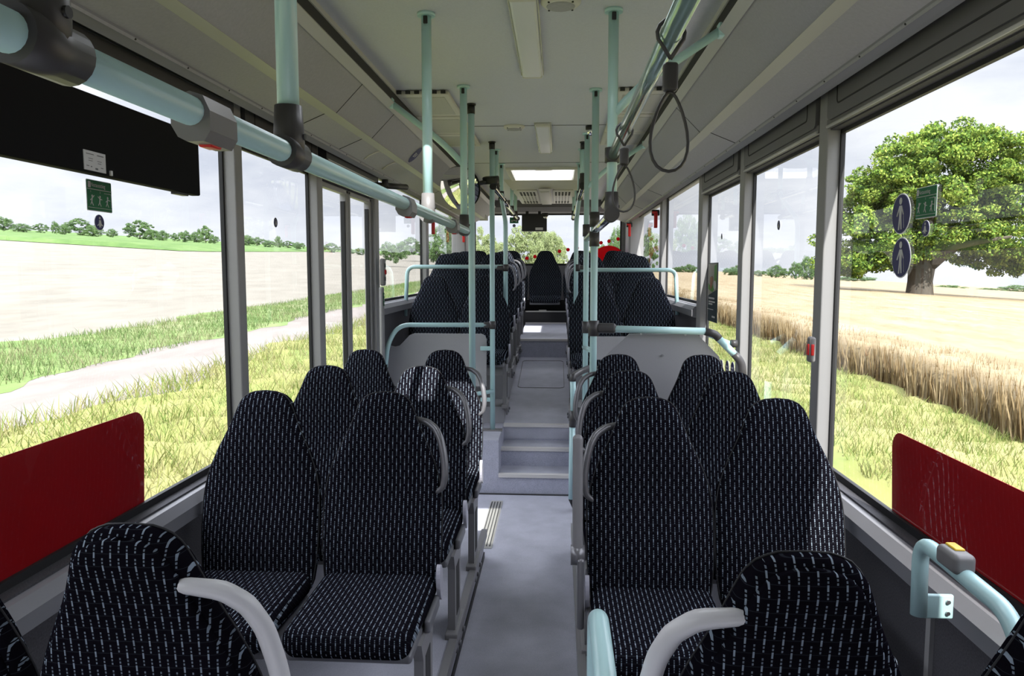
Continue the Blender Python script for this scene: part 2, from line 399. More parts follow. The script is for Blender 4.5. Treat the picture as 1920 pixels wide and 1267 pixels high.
# pillars, headers, sills
def pillar(n,side,y,wd=.12,z0=.8,z1=2.38,inn=.012):
    s=-1 if side=='left' else 1; a=XL if s<0 else XR; x=a-s*inn
    m=MB(); c=(x+a+s*.052)/2
    m.rbox((c,y,(z0+z1)/2),(abs(a+s*.052-x)/2,wd/2+.002,(z1-z0)/2),.006,2)
    o=struct('trim_%s'%n,m,'pillar'); return o
k=3
for side,lst in(('left',[(.82,.15),(3.085,.07),(4.155,.09),(5.475,.11),(7.61,.14)]),('right',[(.82,.15),(3.035,.09),(4.32,.10),(5.55,.14),(7.64,.16)])):
    for (y,wd) in lst:
        z0=.8 if y<5 else (1.36 if y>6 else (.82 if side=='right' else .0))
        if y==4.155 : z0=.0
        pillar(k,side,y,wd,z0); k+=1
def rpanel(m,x,s,y0,y1,z0,z1,r=.03,t=.014):
    pts=[]
    for cx,cy,a0 in((y1-r,z1-r,0),(y0+r,z1-r,90),(y0+r,z0+r,180),(y1-r,z0+r,270)):
        for q in range(5): pts.append((cx+r*math.cos(R(a0+q*22.5)),cy+r*math.sin(R(a0+q*22.5))))
    m.prism(pts,(-s*t,0,0),(x,0,0),(0,1,0),(0,0,1)); return pts
for side,spans in(('left',[(.9,3.05),(3.12,4.11)]),('right',[(.9,2.99),(3.08,4.27),(4.37,5.48)])):
    s=-1 if side=='left' else 1; x=XL if s<0 else XR
    for (a,b) in spans:
        z0=2.275 if (s<0 and a<2) else 2.215; m=MB(); rpanel(m,x-s*.002,s,a+.02,b-.02,z0,2.375,.025,.02)
        m.box(min(x,x-s*.014),max(x,x-s*.014),a,b,z0-.025,z0+.007)
        o=struct('trim_%d'%k,m,'header' if s>0 else 'header_shaded'); k+=1
        m=MB(); pts=[(x-s*.0215,y,z) for y,z in ((a+.12,2.345),(a+.12,z0+.045),(b-.12,z0+.045),(b-.12,2.345))]
        m.tube(pts,.0035,fil=.02,seg=6); struct('panel_groove',m,'gap',o)
        m=MB(); m.tube([(x-s*.016,a+.01,z0-.019),(x-s*.016,b-.01,z0-.019)],.006,seg=8); struct('lip_bead',m,'lining2',o)
def sill(side,y0,y1,z):
    global k
    s=-1 if side=='left' else 1; x=XL if s<0 else XR
    m=MB(); m.prism([(x+s*.05,z+.012),(x-s*.02,z),(x-s*.045,z-.03),(x-s*.045,z-.075),(x-s*.02,z-.085),(x+s*.05,z-.085)],(0,y1-y0,0),(0,y0,0),(1,0,0),(0,0,1))
    struct('trim_%d'%k,m,'sill'); k+=1
sill('left',-1.2,4.11,.84); sill('right',-1.2,5.48,.84)
sill('left',5.53,10.2,1.395); sill('right',5.62,10.2,1.385)
# unseen front bulkhead, windscreen opening shrunk to dim the foreground; rear wall with window
fr=MB(); fr.box(XL-.1,XR+.1,Y0-.1,Y0,-.3,1.05).box(XL-.1,XR+.1,Y0-.1,Y0,1.75,2.72).box(XL-.1,XL+.05,Y0-.1,Y0,1.05,1.75).box(XR-.05,XR+.1,Y0-.1,Y0,1.05,1.75)
struct('wall_front',fr,'wall')
wf=MB(); wf.box(-.17,-.13,Y0-.06,Y0-.04,1.05,1.75); o=struct('window_0',wf,'rubber'); g=MB(); g.add([(XL,Y0-.05,1.05),(XR,Y0-.05,1.05),(XR,Y0-.05,1.75),(XL,Y0-.05,1.75)],[(0,1,2,3)]); struct('pane',g,'glass',o)
RX0,RX1,RZ0,RZ1=-1.20,.90,1.72,2.455
rb=MB(); rb.box(XL-.1,XR+.1,Y1,Y1+.1,-.3,RZ0).box(XL-.1,RX0,Y1,Y1+.1,RZ0,2.72).box(RX1,XR+.1,Y1,Y1+.1,RZ0,2.72).box(RX0,RX1,Y1,Y1+.1,RZ1,2.72)
struct('wall_rear',rb,'pillar')
wf=MB()
for (a,b,c_,d) in((RX0,RX1,RZ0,RZ0+.03),(RX0,RX1,RZ1-.02,RZ1),(RX0,RX0+.02,RZ0,RZ1),(RX1-.02,RX1,RZ0,RZ1)): wf.box(a,b,Y1+.02,Y1+.04,c_,d)
o=struct('window_20',wf,'rubber'); g=MB(); g.add([(RX0,Y1+.03,RZ0),(RX1,Y1+.03,RZ0),(RX1,Y1+.03,RZ1),(RX0,Y1+.03,RZ1)],[(0,1,2,3)]); struct('pane',g,'glass',o)
# curved grey header over the rear window and corner columns
h=MB(); h.prism([(Y1+.0,2.455),(Y1-.10,2.47),(Y1-.22,2.53),(Y1-.30,2.62),(Y1,2.62)],(XR-XL,0,0),(XL,0,0),(0,1,0),(0,0,1)); struct('trim_rear_header',h,'header')
for s,x in((-1,XL),(1,XR)):
    h=MB(); h.rbox((x-s*.03+s*.04,10.46,1.6),(.10,.29,1.0),.03); struct('trim_rear_corner_%s'%('left' if s<0 else 'right'),h,'pillar')
    h=MB(); h.prism([(9.9,2.47),(10.75,2.36),(10.75,2.62),(9.9,2.62)],(-s*.34,0,0),(x,0,0),(0,1,0),(0,0,1)); struct('trim_rear_box_%s'%('left' if s<0 else 'right'),h,'header')
# ================================================================ roof hatches
def hatch(y0,y1,nm,lab):
    o=thing(nm,lab,'roof hatch',((HX0+HX1)/2,(y0+y1)/2,ZC))
    a,b=(HX1-HX0)/2,(y1-y0)/2; m=MB()
    for (x0,x1,v0,v1) in((-a-.045,a+.045,-b-.05,-b+.004),(-a-.045,a+.045,b-.004,b+.05),(-a-.045,-a+.004,-b,b),(a-.004,a+.045,-b,b)): m.rbox(((x0+x1)/2,(v0+v1)/2,-.008),((x1-x0)/2,(v1-v0)/2,.014),.008,2)
    m.box(-a,-a+.006,-b,b,0,.045).box(a-.006,a,-b,b,0,.045).box(-a,a,-b,-b+.006,0,.045).box(-a,a,b-.006,b,0,.045)
    m.build('frame','cream',o)
    m=MB(); m.add([(-a,-b,.047),(a,-b,.047),(a,b,.047),(-a,b,.047)],[(0,1,2,3)]); m.build('pane','glass',o)
    m=MB(); m.rbox((0,-b+.22,.036),(.085,.20,.008),.006); m.build('latch','cream',o)
    return o
hatch(*HR,'roof_hatch','bright glazed roof hatch with cream frame ahead of the rear vents')
hatch(*HF,'roof_hatch','glazed roof hatch in the front ceiling that lets the sun in')
# ================================================================ left door
for i,(a,b) in enumerate(((4.21,4.812),(4.822,5.412))):
    m=MB(); x0,x1=-1.40,-1.355; e=.045
    for (y0,y1,z0,z1) in((a,a+e,.0,2.165),(b-e,b,.0,2.165),(a,b,.0,.14),(a,b,2.135,2.165)): m.rbox(((x0+x1)/2,(y0+y1)/2,(z0+z1)/2),(.0225,(y1-y0)/2,(z1-z0)/2),.008)
    o=struct('door_%d'%(i+1),m,'pillar')
    g=MB(); g.add([(-1.378,a+.02,.1),(-1.378,b-.02,.1),(-1.378,b-.02,2.15),(-1.378,a+.02,2.15)],[(0,1,2,3)]); struct('pane',g,'glass',o)
    q=MB(); q.box(-1.395,-1.36,a-.006,a+.008,.0,2.14).box(-1.395,-1.36,b-.008,b+.006,.0,2.14).box(-1.39,-1.365,a+e,a+e+.014,.14,2.09).box(-1.39,-1.365,b-e-.014,b-e,.14,2.09); struct('rubber_seal',q,'rubber',o)
dm=thing('door_mechanism','black door arms and drive box above the left doorway','door mechanism',(-1.28,4.75,2.25))
m=MB(); m.box(-.06,.0,-.62,.58,-.01,.09); m.build('drive_box','black',dm)
B0=Vector((-1.28,4.75,2.25))
for pts in (((612,324,-1.30),(628,328,-1.20),(668,336,-1.12)),((686,344,-1.30),(722,348,-1.16),(761,351,-1.10))):
    P_=[at(a,b,X=c)-B0 for a,b,c in pts]
    m=MB(); m.tube([P_[0],P_[1],P_[2]],[.014,.02,.022],fil=0,seg=10); m.cyl(P_[1]+Vector((0,0,.01)),.022,.06,'z',12); m.build('arm','black',dm)
m=MB(); m.box(.002,.006,-.60,.55,.06,.075).box(.002,.006,-.60,.55,.01,.018); m.build('bright_strip','steel',dm)
# ================================================================ SEATS
WID=[(.0,.012),(.004,.042),(.010,.060),(.018,.076),(.032,.090),(.0426,.097),(.065,.107),(.09,.117),(.12,.129),(.15,.143),(.18,.158),(.21,.173),(.255,.192),(.297,.206),(.34,.214),(.38,.2185),(.45,.220),(.50,.220),(.56,.217),(.62,.211),(.66,.205),(.685,.196)]
WID=[(d,w*.972) for d,w in WID]
HB=1.06; TILT=.12/.64
def back_surface(inset=0,front=0,back=.075):
    verts=[];faces=[];seg=28; n=len(WID)
    for d,w in WID:
        z=HB-d; yb=.12-TILT*d+ .018*math.sin(min(d/.3,1)*math.pi)*-.6
        th=back*(min(1,(d+.004)/.05)**.5); w=w-inset
        lum=-.018*math.exp(-((d-.52)/.12)**2)
        for k_ in range(seg):
            a=2*math.pi*k_/seg; ca,sa=math.cos(a),math.sin(a)
            ex=.42
            x=w*math.copysign(abs(ca)**ex,ca); y=math.copysign(abs(sa)**.62,sa)*th/2
            if sa<0: y=y*1.0+lum*(1-abs(ca)**2)+ .012*abs(ca)**4*-1*0
            verts.append((x,yb+th/2+ (back-th)/2*.6 + y,z))
    for i in range(n-1):
        for k_ in range(seg): faces.append((i*seg+k_,(i+1)*seg+k_,(i+1)*seg+(k_+1)%seg,i*seg+(k_+1)%seg))
    faces.append(tuple(range(seg))); faces.append(tuple(range((n-1)*seg,n*seg))[::-1])
    return verts,faces
_arc=[0]
for a_ in range(1,len(WID)):
    d0,d1=WID[a_-1][0],WID[a_][0]; t0=.075*min(1,(d0+.004)/.05)**.5/2; t1=.075*min(1,(d1+.004)/.05)**.5/2
    _arc.append(_arc[-1]+math.hypot(d1-d0,(t1-t0)))
def varc(z): return float(np.interp(HB-z,[d for d,_ in WID],_arc))
def uvf(co,nn): return (co.x+.5, (co.z if abs(nn.z)<.75 else co.y+co.z)+ .0)
def make_seat(aisle,hm='handle',leg=True,armrest=False,nohandle=False):
    """seat facing -Y; aisle=+1/-1 puts handle, hinge cover and leg on that side, 0 for none"""
    o=thing('bus_seat','','seat')
    v,f_=back_surface(); m=MB(); m.add(v,f_,True); m.build('backrest','fabric',o,uv=lambda co,nn:(co.x+.5,1-varc(co.z)))
    # seam piping round the outline
    pts=[]
    for d,w in WID[1:]: pts.append((w-.001,.12-TILT*d+.022,HB-d+.002))
    L_=[(-x,y,z) for x,y,z in pts[::-1]]+[(0,.145,HB+.001)]+pts
    m=MB(); m.tube(L_,.0022,fil=0,seg=6); m.build('piping','seam',o)
    m=MB(); v,f_=back_surface(.012,0,.04); v=[(x,y+.045,z-.012) for x,y,z in v]; m.add(v,f_,True); m.build('back_shell','seatpl' if hm=='handle' else 'fabric',o,uv=lambda co,nn:(co.x+.5,1-varc(co.z+.012)))
    # cushion
    m=MB(); m.rbox((0,-.215,.405),(.214,.235,.043),.040,6)
    m.v=[(x*((1-.20*max(0,(-y-.30)/.15)**2.2) if y<-.1 else 1-.08*(y+.1)/.12),y,z-(.010*math.exp(-((x/.12)**2+((y+.2)/.14)**2)) if z>.42 else 0)+(.01*max(0,(-.38-y))/.07 if z>.42 else 0)) for x,y,z in m.v]
    m.build('seat_cushion','fabric',o,uv=lambda co,nn:(co.x+.5, co.y+1 if nn.z>-.3 and abs(nn.z)>.5 else co.y+1+(co.z-.44)))
    m=MB(); m.rbox((0,-.20,.352),(.19,.20,.016),.012,2); m.build('seat_pan','seatpl',o)
    if aisle:
        s=aisle
        m=MB(); P=[(.06,.172,-.100),(.105,.176,-.100),(.148,.162,-.108),(.180,.145,-.128),(.200,.127,-.160),(.213,.112,-.205),(.220,.10,-.25),(.221,.090,-.29),(.214,.085,-.325),(.19,.088,-.345)]
        kk=1.18 if hm=='handlew' else .88
        if hm=='handlew': P=[(x*(1.0 if q_<2 else 1.10),y,-.10+(z+.10)*1.6) for q_,(x,y,z) in enumerate(P)]
        rr=[kk*q_ for q_ in [.008,.012,.0145,.015,.015,.015,.015,.014,.012,.009]]
        path=[]; rad=[]
        for i in range(len(P)-1):
            for q in range(4):
                t=q/4; path.append(Vector(P[i]).lerp(Vector(P[i+1]),t)); rad.append(rr[i]*(1-t)+rr[i+1]*t)
        path.append(Vector(P[-1])); rad.append(rr[-1])
        sm=[path[0]]+[(path[i-1]+path[i]*2+path[i+1])/4 for i in range(1,len(path)-1)]+[path[-1]]
        m.tube([(s*p.x,p.y-.015,p.z+HB) for p in sm],rad,fil=0,seg=12)
        if not nohandle: h=m.build('grab_handle',hm,o)
        m=MB(); m.prism([(.034*math.cos(2*math.pi*q_/24),.068*math.sin(2*math.pi*q_/24)) for q_ in range(24)],(s*.014,0,0),(s*.206,-.01,.425),(0,.97,.24),(0,-.24,.97)); m.build('hinge_cover','cover',o)
        m=MB(); m.rbox((s*.205,-.12,.365),(.010,.10,.022),.008,2); m.build('side_bracket','seatpl',o)
        if leg:
            m=MB(); xx=s*.172
            m.prism([(-.30,.345),(-.06,.345),(-.10,.28),(-.12,.02),(-.28,.02),(-.27,.28)],(s*.03,0,0),(xx,0,0),(0,1,0),(0,0,1))
            m.build('leg','frame',o)
            m=MB(); m.prism([(-.235,.28),(-.15,.28),(-.155,.07),(-.235,.07)],(s*.0015,0,0),(xx+s*.03,0,0),(0,1,0),(0,0,1)); m.prism([(-.235,.28),(-.15,.28),(-.155,.07),(-.235,.07)],(s*.0015,0,0),(xx-s*.0015,0,0),(0,1,0),(0,0,1)); m.build('leg_slot','gap',o)
            m=MB(); m.rbox((xx+s*.018,-.20,.012),(.026,.12,.016),.006); m.build('foot','frame',o)
            m=MB(); m.cyl((xx+s*.047,-.26,-.035),.011,.012,'x',12); m.cyl((xx+s*.047,-.14,-.035),.011,.012,'x',12); m.box(min(xx+s*.03,xx+s*.042),max(xx+s*.03,xx+s*.042),-.30,-.10,-.06,.0); m.build('bolt_plate','seatpl',o)
        if armrest:
            m=MB(); m.rbox((s*.245,.02,.76),(.017,.03,.19),.015,3,Matrix.Rotation(R(-9),3,'X')); m.build('folded_armrest','frame',o)
            m=MB(); m.cyl((s*.245,-.02,.56),.033,.045,'x',24); m.rbox((s*.235,-.035,.44),(.012,.028,.12),.010,3); m.build('armrest_hinge','handle',o)
    return o
protos={}
def seat(x,y,ztop,aisle,label,group=None,rot=0,hm='handle',leg=True,arm=False,sx=1,noh=False):
    key=(aisle,hm,leg,arm,noh)
    if key not in protos: o=make_seat(*key); protos[key]=o; c=o
    else: c=copy_tree(protos[key])
    d=.12
    c.rotation_euler=(0,0,math.pi if rot else 0)
    c.location=(x,y+(d if rot else -d),ztop-HB); c.scale=(sx,1,1)
    c['label']=label
    c['category']='seat'
    if group: c['group']=group
    return c
ZT=1.215
G='black dashed seats'
GF=G+' in the front section'; GR_=G+' on the rear platform'

seat(-.735,1.235,ZT,-1,'seat in left foreground seen from behind, with pale curved handle on its aisle side',GF,rot=1,hm='handlew')
seat(-1.14,1.235,ZT,0,'seat seen from behind, only its shoulder showing in the bottom left corner of the photo',GF,rot=1,hm='handlew',sx=.88)
seat(.385,1.175,ZT,1,'seat in right foreground seen from behind, with pale curved handle towards the gangway',GF,rot=1,hm='handlew')
seat(.805,1.13,ZT,0,'seat seen from behind, only its shoulder showing in the bottom right corner of the photo',GF,rot=1,hm='handlew',sx=.9)
for i,(yl,yr) in enumerate(((2.60,2.54),(3.32,3.23),(4.02,3.86))):
    nth=('first row with cushions in view','middle of the three forward-section rows','last front row, before the steps')[i]
    seat(-.614,yl,ZT,1,'black dashed %s seat on the left gangway side, %s'%(('','sun-lit ','half sunlit ')[i],nth),GF)
    seat(-1.055,yl,ZT,0,'black dashed seat beside the left window, %s'%nth,GF)
    seat(.315,yr,ZT,-1,'black dashed seat on the right gangway side, %s'%nth,GF,arm=(i==0))
    seat(.745,yr,ZT,0,'black dashed seat beside the right window, %s'%nth,GF)
def zt(py,Y,px=1040): return at(px,py,Y=Y).z
zl,zr=zt(517,6.38,800),zt(520,6.22,1250)
seat(-.615,6.38,zl,1,'dark seat behind the left grey partition, gangway side',GR_,noh=True); seat(-1.06,6.38,zl,0,'dark seat behind the left grey partition, window side',GR_)
seat(.305,6.22,zr,-1,'dark seat behind the right horizontal rail and partition, gangway side',GR_,noh=True); seat(.75,6.22,zr,0,'dark seat behind the right horizontal rail and partition, window side',GR_)
for i,(y,pl,pr) in enumerate(((7.08,476,480),(7.78,473,476),(8.48,471,473),(9.18,470,471))):
    nth=('first','second','third','fourth')[i]
    for x,ai,w,pp in((-.615,1,'left gangway side',pl),(-1.05,0,'left window side',pl),(.315,-1,'right gangway side',pr),(.745,0,'right window side',pr)):
        seat(x,y,zt(pp,y),ai,'dark raised seat, %s, %s raised row behind the upper crossbar'%(w,nth),GR_)
zb=zt(470,10.42)
for i,x in enumerate((-1.10,-.64,-.172,.30,.76)):
    seat(x,10.42,zb,0,('bench seat at the far left end below the rear window','rear bench seat left of the central one','central rear seat facing down the gangway below the rear window','rear bench seat right of the central one','bench seat at the far right end below the rear window')[i],'seats of the rear bench',leg=False,sx=1.06)
b=MB(); b.box(XL,XR,10.02,10.7,.60,1.10); b.box(XL,XR,10.30,10.7,1.10,1.25); o=struct('rear_bench_base',b,'black',label='dark panelled base under the rear bench')
m=MB(); m.box(AL,AR,10.005,10.02,1.095,1.112).box(-.25,-.15,9.99,10.02,1.10,1.125); m.build('edge_strip','steel',o)
m=MB(); m.box(AL,AR,10.0,10.02,.935,.955); m.build('foot_strip','nose',o)
# ================================================================ POLES AND RAILS
PR=.0195
def pole_set(name,label,loc,cat='grab pole',group=None): return thing(name,label,cat,loc,0,group)
def clampb(m,c,ax,r=.027,h=.075): m.cyl(c,r,h,ax,20)
def vpole(label,x,y,zbot,top='flange',ztop=ZC,brace=None,lean=(0,0),botclamp=True,clampm='clamp',extra=None):
    o=thing('grab_pole',label,'grab pole',(x,y,zbot),0,'mint green vertical grab poles')
    h=ztop-zbot
    m=MB(); p=[(0,0,0),(0,0,h-.002)] if not extra else extra
    m.tube(p,PR,fil=.08,seg=18)
    if brace is not None:
        sx,zb_,xb=brace   # side, joint height, target x (relative)
        m.tube([(0,0,zb_-zbot),(xb*.30,0,zb_-zbot+.10+.02),(xb,0,2.535-zbot)],.0165,fil=.1,seg=14)
        m.rbox((xb,0,2.535-zbot),(.012,.022,.026),.006)
    m.build('pole_tube','mint',o)
    tx,ty=(p[-1][0],p[-1][1])
    if top=='flange':
        q=MB(); q.cyl((tx,ty,h-.006),.034,.012,'z',28); q.build('ceiling_flange','mint',o)
        q=MB(); q.rbox((tx,ty-PR,h-.030),(.008,.006,.014),.003); q.build('locking_plug','black',o)
    else:
        q=MB(); q.cyl((tx,ty,h-.03),.0225,.055,'z',20); q.cyl((tx,ty,h-.004),.028,.01,'z',20); q.build('end_cap','black',o)
    if botclamp:
        q=MB(); q.tube([(0,0,-.005),(0,0,.03),(0,0,.085)],[.027,.0275,.0245],fil=0,seg=20); q.cyl((0,0,-.0),.028,.085,'y',20); q.build('clamp',clampm,o)
        q=MB(); q.cyl((.026,0,.03),.006,.008,'x',10); q.build('clamp_screw','black',o)
    return o
XA,XB=-.512,.203
# left hanging poles with the long shoulder-height rail
RZ=1.862
lr=thing('handrail','long mint green handrail running along the left side under the side lining','handrail',(-.49,.3,RZ),0)
m=MB(); m.tube([(0,-.4,0),(0,3.70,0)],PR,fil=0,seg=20); m.build('rail_tube','mint',lr)
def stop_unit(y,label,z=RZ,x=-.49,rot=0):
    o=thing('stop_button_unit',label,'stop button',(x,y,z),0,'stop buttons clipped on the left rail')
    m=MB(); pr=[]
    for k_ in range(13): a=R(-110+k_*22-22); pr.append((.030*math.cos(a),.030*math.sin(a)))
    pr=[(.0,.026),(-.018,.02),(-.027,.0),(-.027,-.018),(-.018,-.034),(-.006,-.040),(.018,-.040),(.027,-.026),(.027,.0),(.018,.02)]
    m.prism(pr,(0,.085,0),(0,-.0425,0),(1,0,0),(0,0,1)); m.build('housing','greyc',o)
    m=MB(); m.rbox((.006,-.0,-.040),(.010,.016,.003),.003); m.build('button','red',o); return o
stop_unit(at(385,240,X=-.49).y,'grey stop button housing with red key, nearest one on the left handrail')
stop_unit(at(762,392,X=-.49).y,'grey stop button housing just before the second hanging pole on the left rail')
stop_unit(at(851,425,X=-.49).y-.03,'small grey stop button housing at the far end of the left handrail')
vpole('mint pole hanging from ceiling at the left, almost fully cut by the top edge',-.49,.70,RZ)
vpole('thick mint pole in the upper left hanging onto the left handrail by a dark clamp',-.49,1.36,RZ)
vpole('mint pole with sunlit white lower half hanging onto the left handrail',-.503,2.90,RZ,clampm='greyc')
vpole('mint pole ending the left handrail, with slanting brace to the roof edge',-.503,4.02,RZ,brace=(-1,2.21,-.385))
# PD full-length with return bar to the lower pole
zj=.92
o=vpole('long mint pole with black cap running down to the bend behind the left seats',XA,4.45,zj,top='cap',botclamp=False)
# PE: floor pole
pe=vpole('mint pole with black cap standing on the left ledge by the steps',-.503,5.74,.402,top='cap',botclamp=False)
m=MB(); m.cyl((0,0,.006),.04,.012,'z',24); m.rbox((-.0,-.0,.004),(.075,.04,.006),.004); m.build('foot_plate','greyc',pe)
m=MB()
for py in(653,749):
    zz=at(912,py,Y=5.74).z-.402; m.rbox((-.055,0,zz),(.04,.006,.017),.006)
zz=at(900,733,Y=5.74).z-.402
m.tube([(0,0,zz),(-.12,-.35,zz+.03),(-.02,-1.25,.92-.402-.02),(-.01,-1.29,.95-.402)],.0165,fil=.15,seg=12)
m.build('side_bracket','mint',pe)
vpole('mint pole hanging just behind the black-capped ledge pole on the left',-.50,6.10,2.30)
# PG bent pole and right twin
for s,x,px,nm in((-1,-.52,948,'left'),(1,.192,1080,'right')):
    lx=at(px,500,Y=6.48).x
    o=vpole('mint pole with a kink near the top standing behind the %s front platform seats'%nm,lx,6.48,.60,botclamp=False,extra=[(0,0,0),(0,0,1.47),(x-lx,.42,1.72),(x-lx,.42,2.018)])
    m=MB(); m.cyl((x-lx,.42,1.73),.027,.08,'z',18); m.cyl((x-lx-s*.0,.42,1.70),.026,.08,'y',18); m.build('clamp','black',o)
vpole('mint pole hanging between the roof hatch and the rear vents, left side',XA-.01,8.50,2.29)
vpole('short mint pole hanging beside the rear vents, left side',XA-.01,9.24,2.29)
vpole('mint pole hanging between the roof hatch and the rear vents, right side',XB,8.55,2.29)
vpole('short mint pole hanging beside the rear vents, right side',.19,9.24,2.29)
# steel upper rails over the rear platform
for x,nm in((-.495,'left'),(.185,'right')):
    o=thing('steel_handrail','short polished steel handrail high over the rear platform, %s side'%nm,'handrail',(x,7.4,2.285))
    m=MB(); m.tube([(0,-1.65,0),(0,1.85,0)],.0175,fil=0,seg=16); m.build('rail_tube','chrome',o)
    for y in(-1.65,-.52,1.1,1.84): m=MB(); m.cyl((0,y,-.0),.026,.06,'y',16); m.build('clamp','black',o)
# right side
o=vpole('mint pole with flange and slanting brace, nearest on the right of the gangway',XB,2.90,RZ,brace=(1,2.235,.395))
m=MB(); m.cyl((0,0,2.085-RZ),.028,.055,'z',18); m.cyl((0,0,2.085-RZ),.026,.06,'y',18); m.build('rail_joint','clamp',o)
o=vpole('mint pole with flange, second on the right, running down behind the front seats',XB-.005,4.13,.16,botclamp=False)
for py,dz in((415,.01),(448,0)): m=MB(); m.cyl((0,0,at(1118,py,Y=4.13).z-.16+dz),.0278,.08,'z',18); m.build('clamp','clamp',o)
m=MB(); zz=at(1100,615,Y=4.13).z-.16; m.cyl((0,0,zz),.028,.085,'z',18); m.rbox((.07,0,zz),(.055,.024,.028),.02,3); m.build('crossbar_clamp','clamp',o)
m=MB(); zz=at(1100,658,Y=4.13).z-.16; m.tube([(0,0,zz),(-.005,1.28,zz-.11)],.0165,fil=0,seg=12); m.build('link_bar','mint',o)
o=vpole('mint pole with slanting brace standing beside the steps on the right',XB,5.43,.402,botclamp=False,brace=(1,2.235,.40))
m=MB(); m.cyl((0,0,at(1095,432,Y=5.43).z-.402),.027,.085,'z',18); m.build('clamp','clamp',o); m=MB(); m.cyl((0,0,at(1089,613,Y=5.43).z-.402),.027,.085,'z',18); m.rbox((.04,0,at(1089,613,Y=5.43).z-.402),(.04,.02,.024),.015); m.build('clamp','clamp',o)
vpole('mint pole with black cap hanging beside the braced step pole on the right',.188,5.79,2.30,top='cap')
vpole('mint pole hanging right behind the black-capped one on the right',.19,6.12,2.30)
# upper right steel rail with straps
o=thing('steel_handrail','thick mint and steel handrail sloping out of the top right of the gangway','handrail',(XB+.003,1.8,2.085))
m=MB(); m.tube([(0,-1.3,0),(0,1.12,0)],PR,fil=0,seg=20); m.build('rail_tube',mat('glossy_mint_sleeve',(.36,.5,.49),.14,metal=.55),o)
o=thing('steel_handrail','polished steel handrail between the right hanging poles at head height','handrail',(XB,2.88,RZ))
m=MB(); m.tube([(0,0,0),(0,2.58,.01)],PR,fil=0,seg=20); m.build('rail_tube','chrome',o)
def strap(px,pyt,pyb,w,label):
    c=at(px,pyt,X=XB+.003); y=c.y; z=2.085
    zb_=at(px,pyb,X=XB,).z if False else None
    o=thing('hanging_strap',label,'hanging strap',(XB+.003,y,z),R(8),'hanging straps on the right rail')
    m=MB()
    ring=[(.026*math.sin(a),0,.026*math.cos(a)) for a in [R(-140+k_*28) for k_ in range(11)]]
    ring=[(0,0,-.045)]+[(x,0,zz_) for x,_,zz_ in ring]+[(0,0,-.045)]
    m.tube(ring,.0038,fil=0,seg=8); m.build('rail_loop','clamp',o)
    m=MB(); m.rbox((0,0,-.078),(.0135,.010,.026),.006,2); m.build('tag','clamp',o)
    m=MB(); H=.125; Wd=w; pts=[]
    for k_ in range(25):
        t=k_/24; a=-math.pi/2*0
        th=2*math.pi*t
        zz_=-.105-H*(1-math.cos(th))/2*1.0-.02*(1-math.cos(th))/2; xx_=Wd*math.sin(th)*(.45+.55*(1-math.cos(th))/2)
        pts.append((xx_,0,zz_))
    m.tube(pts,.0032,fil=0,seg=8); m.build('loop','clamp',o); return o
strap(1258,75,332,.047,'black cable strap loop with dark tag, the larger nearer one')
strap(1171,240,403,.047,'black cable strap loop with dark tag, the smaller farther one')
# horizontal guard bars at the platform edge
o=thing('guard_rail','mint bar over the left grey partition with a slanted bend to the side wall','guard rail',(-.503,5.74,1.245))
q=lambda px,py,Y: at(px,py,Y=Y)-Vector((-.503,5.74,1.245))
m=MB(); m.tube([q(915,609,5.74),q(748,609,5.70),q(727,643,5.60),q(723,688,5.60)],.0175,fil=.09,seg=16); m.build('rail_tube','mint',o)
m=MB(); c=q(913,609,5.74); m.cyl((0,0,c.z),.027,.06,'z',18); m.rbox((-.04,0,c.z),(.03,.018,.022),.012); m.build('clamp','clamp',o)
m=MB(); m.cyl(q(722,686,5.60),.02,.04,'x',14); m.build('wall_mount','black',o)
for s,pc,pts,nm in((-1,948,[(948,500),(764,500),(760,592)],'left'),(1,1083,[(1083,506),(1267,506),(1270,590)],'right')):
    base=at(pc,502,Y=6.48)
    o=thing('guard_rail','mint bar in front of the raised rear seats, bent down at the %s wall'%nm,'guard rail',tuple(base))
    m=MB(); m.tube([at(a,b,Y=6.48)-base for a,b in pts],.0175,fil=.07,seg=16); m.build('rail_tube','mint',o)
    m=MB(); m.cyl((0,0,0),.026,.06,'z',18); m.rbox((s*.045,0,0),(.035,.018,.022),.012); m.build('clamp','clamp',o)
o=thing('guard_rail','mint bar over the right grey panel with dark elbows stepping down to the window','guard rail',tuple(at(1108,615,Y=4.13)))
base=at(1108,615,Y=4.13)
P_=[at(1130,616,Y=4.13),at(1322,621,Y=4.13),at(1345,632,Y=4.13),at(1378,665,Y=4.13),at(1391,680,Y=4.13),at(1393,720,Y=4.13),at(1393,720,Y=4.13)-Vector((0,0,.75))]
P_=[p-base for p in P_]
m=MB(); m.tube([P_[0],P_[1]],PR,fil=0,seg=18); m.build('rail_tube','mint',o)
m=MB(); m.tube([P_[1]-Vector((.0,0,0)),P_[2]-Vector((.012,0,-.016)),P_[2]+Vector((.01,0,-.008))],.0215,fil=.04,seg=16); m.build('elbow','clamp',o)
m=MB(); m.tube([P_[2],P_[3]],PR,fil=0,seg=18); m.build('rail_tube','mint',o)
m=MB(); m.tube([P_[3]-Vector((.004,0,-.006)),P_[4],P_[5]+Vector((0,0,.02))],.0215,fil=.04,seg=16); m.build('elbow','clamp',o)
m=MB(); m.tube([P_[5]+Vector((0,0,.03)),P_[6]],PR,fil=0,seg=18); m.build('rail_tube','mint',o)
o=thing('wall_bracket','small mint bar with dark round end reaching the right window post','rail bracket',tuple(at(1330,628,Y=4.35)))
b0=at(1330,628,Y=4.35); m=MB(); m.tube([(0,0,0),at(1372,645,Y=4.28)-b0],.013,fil=0,seg=12); m.build('bracket_tube','mint',o)
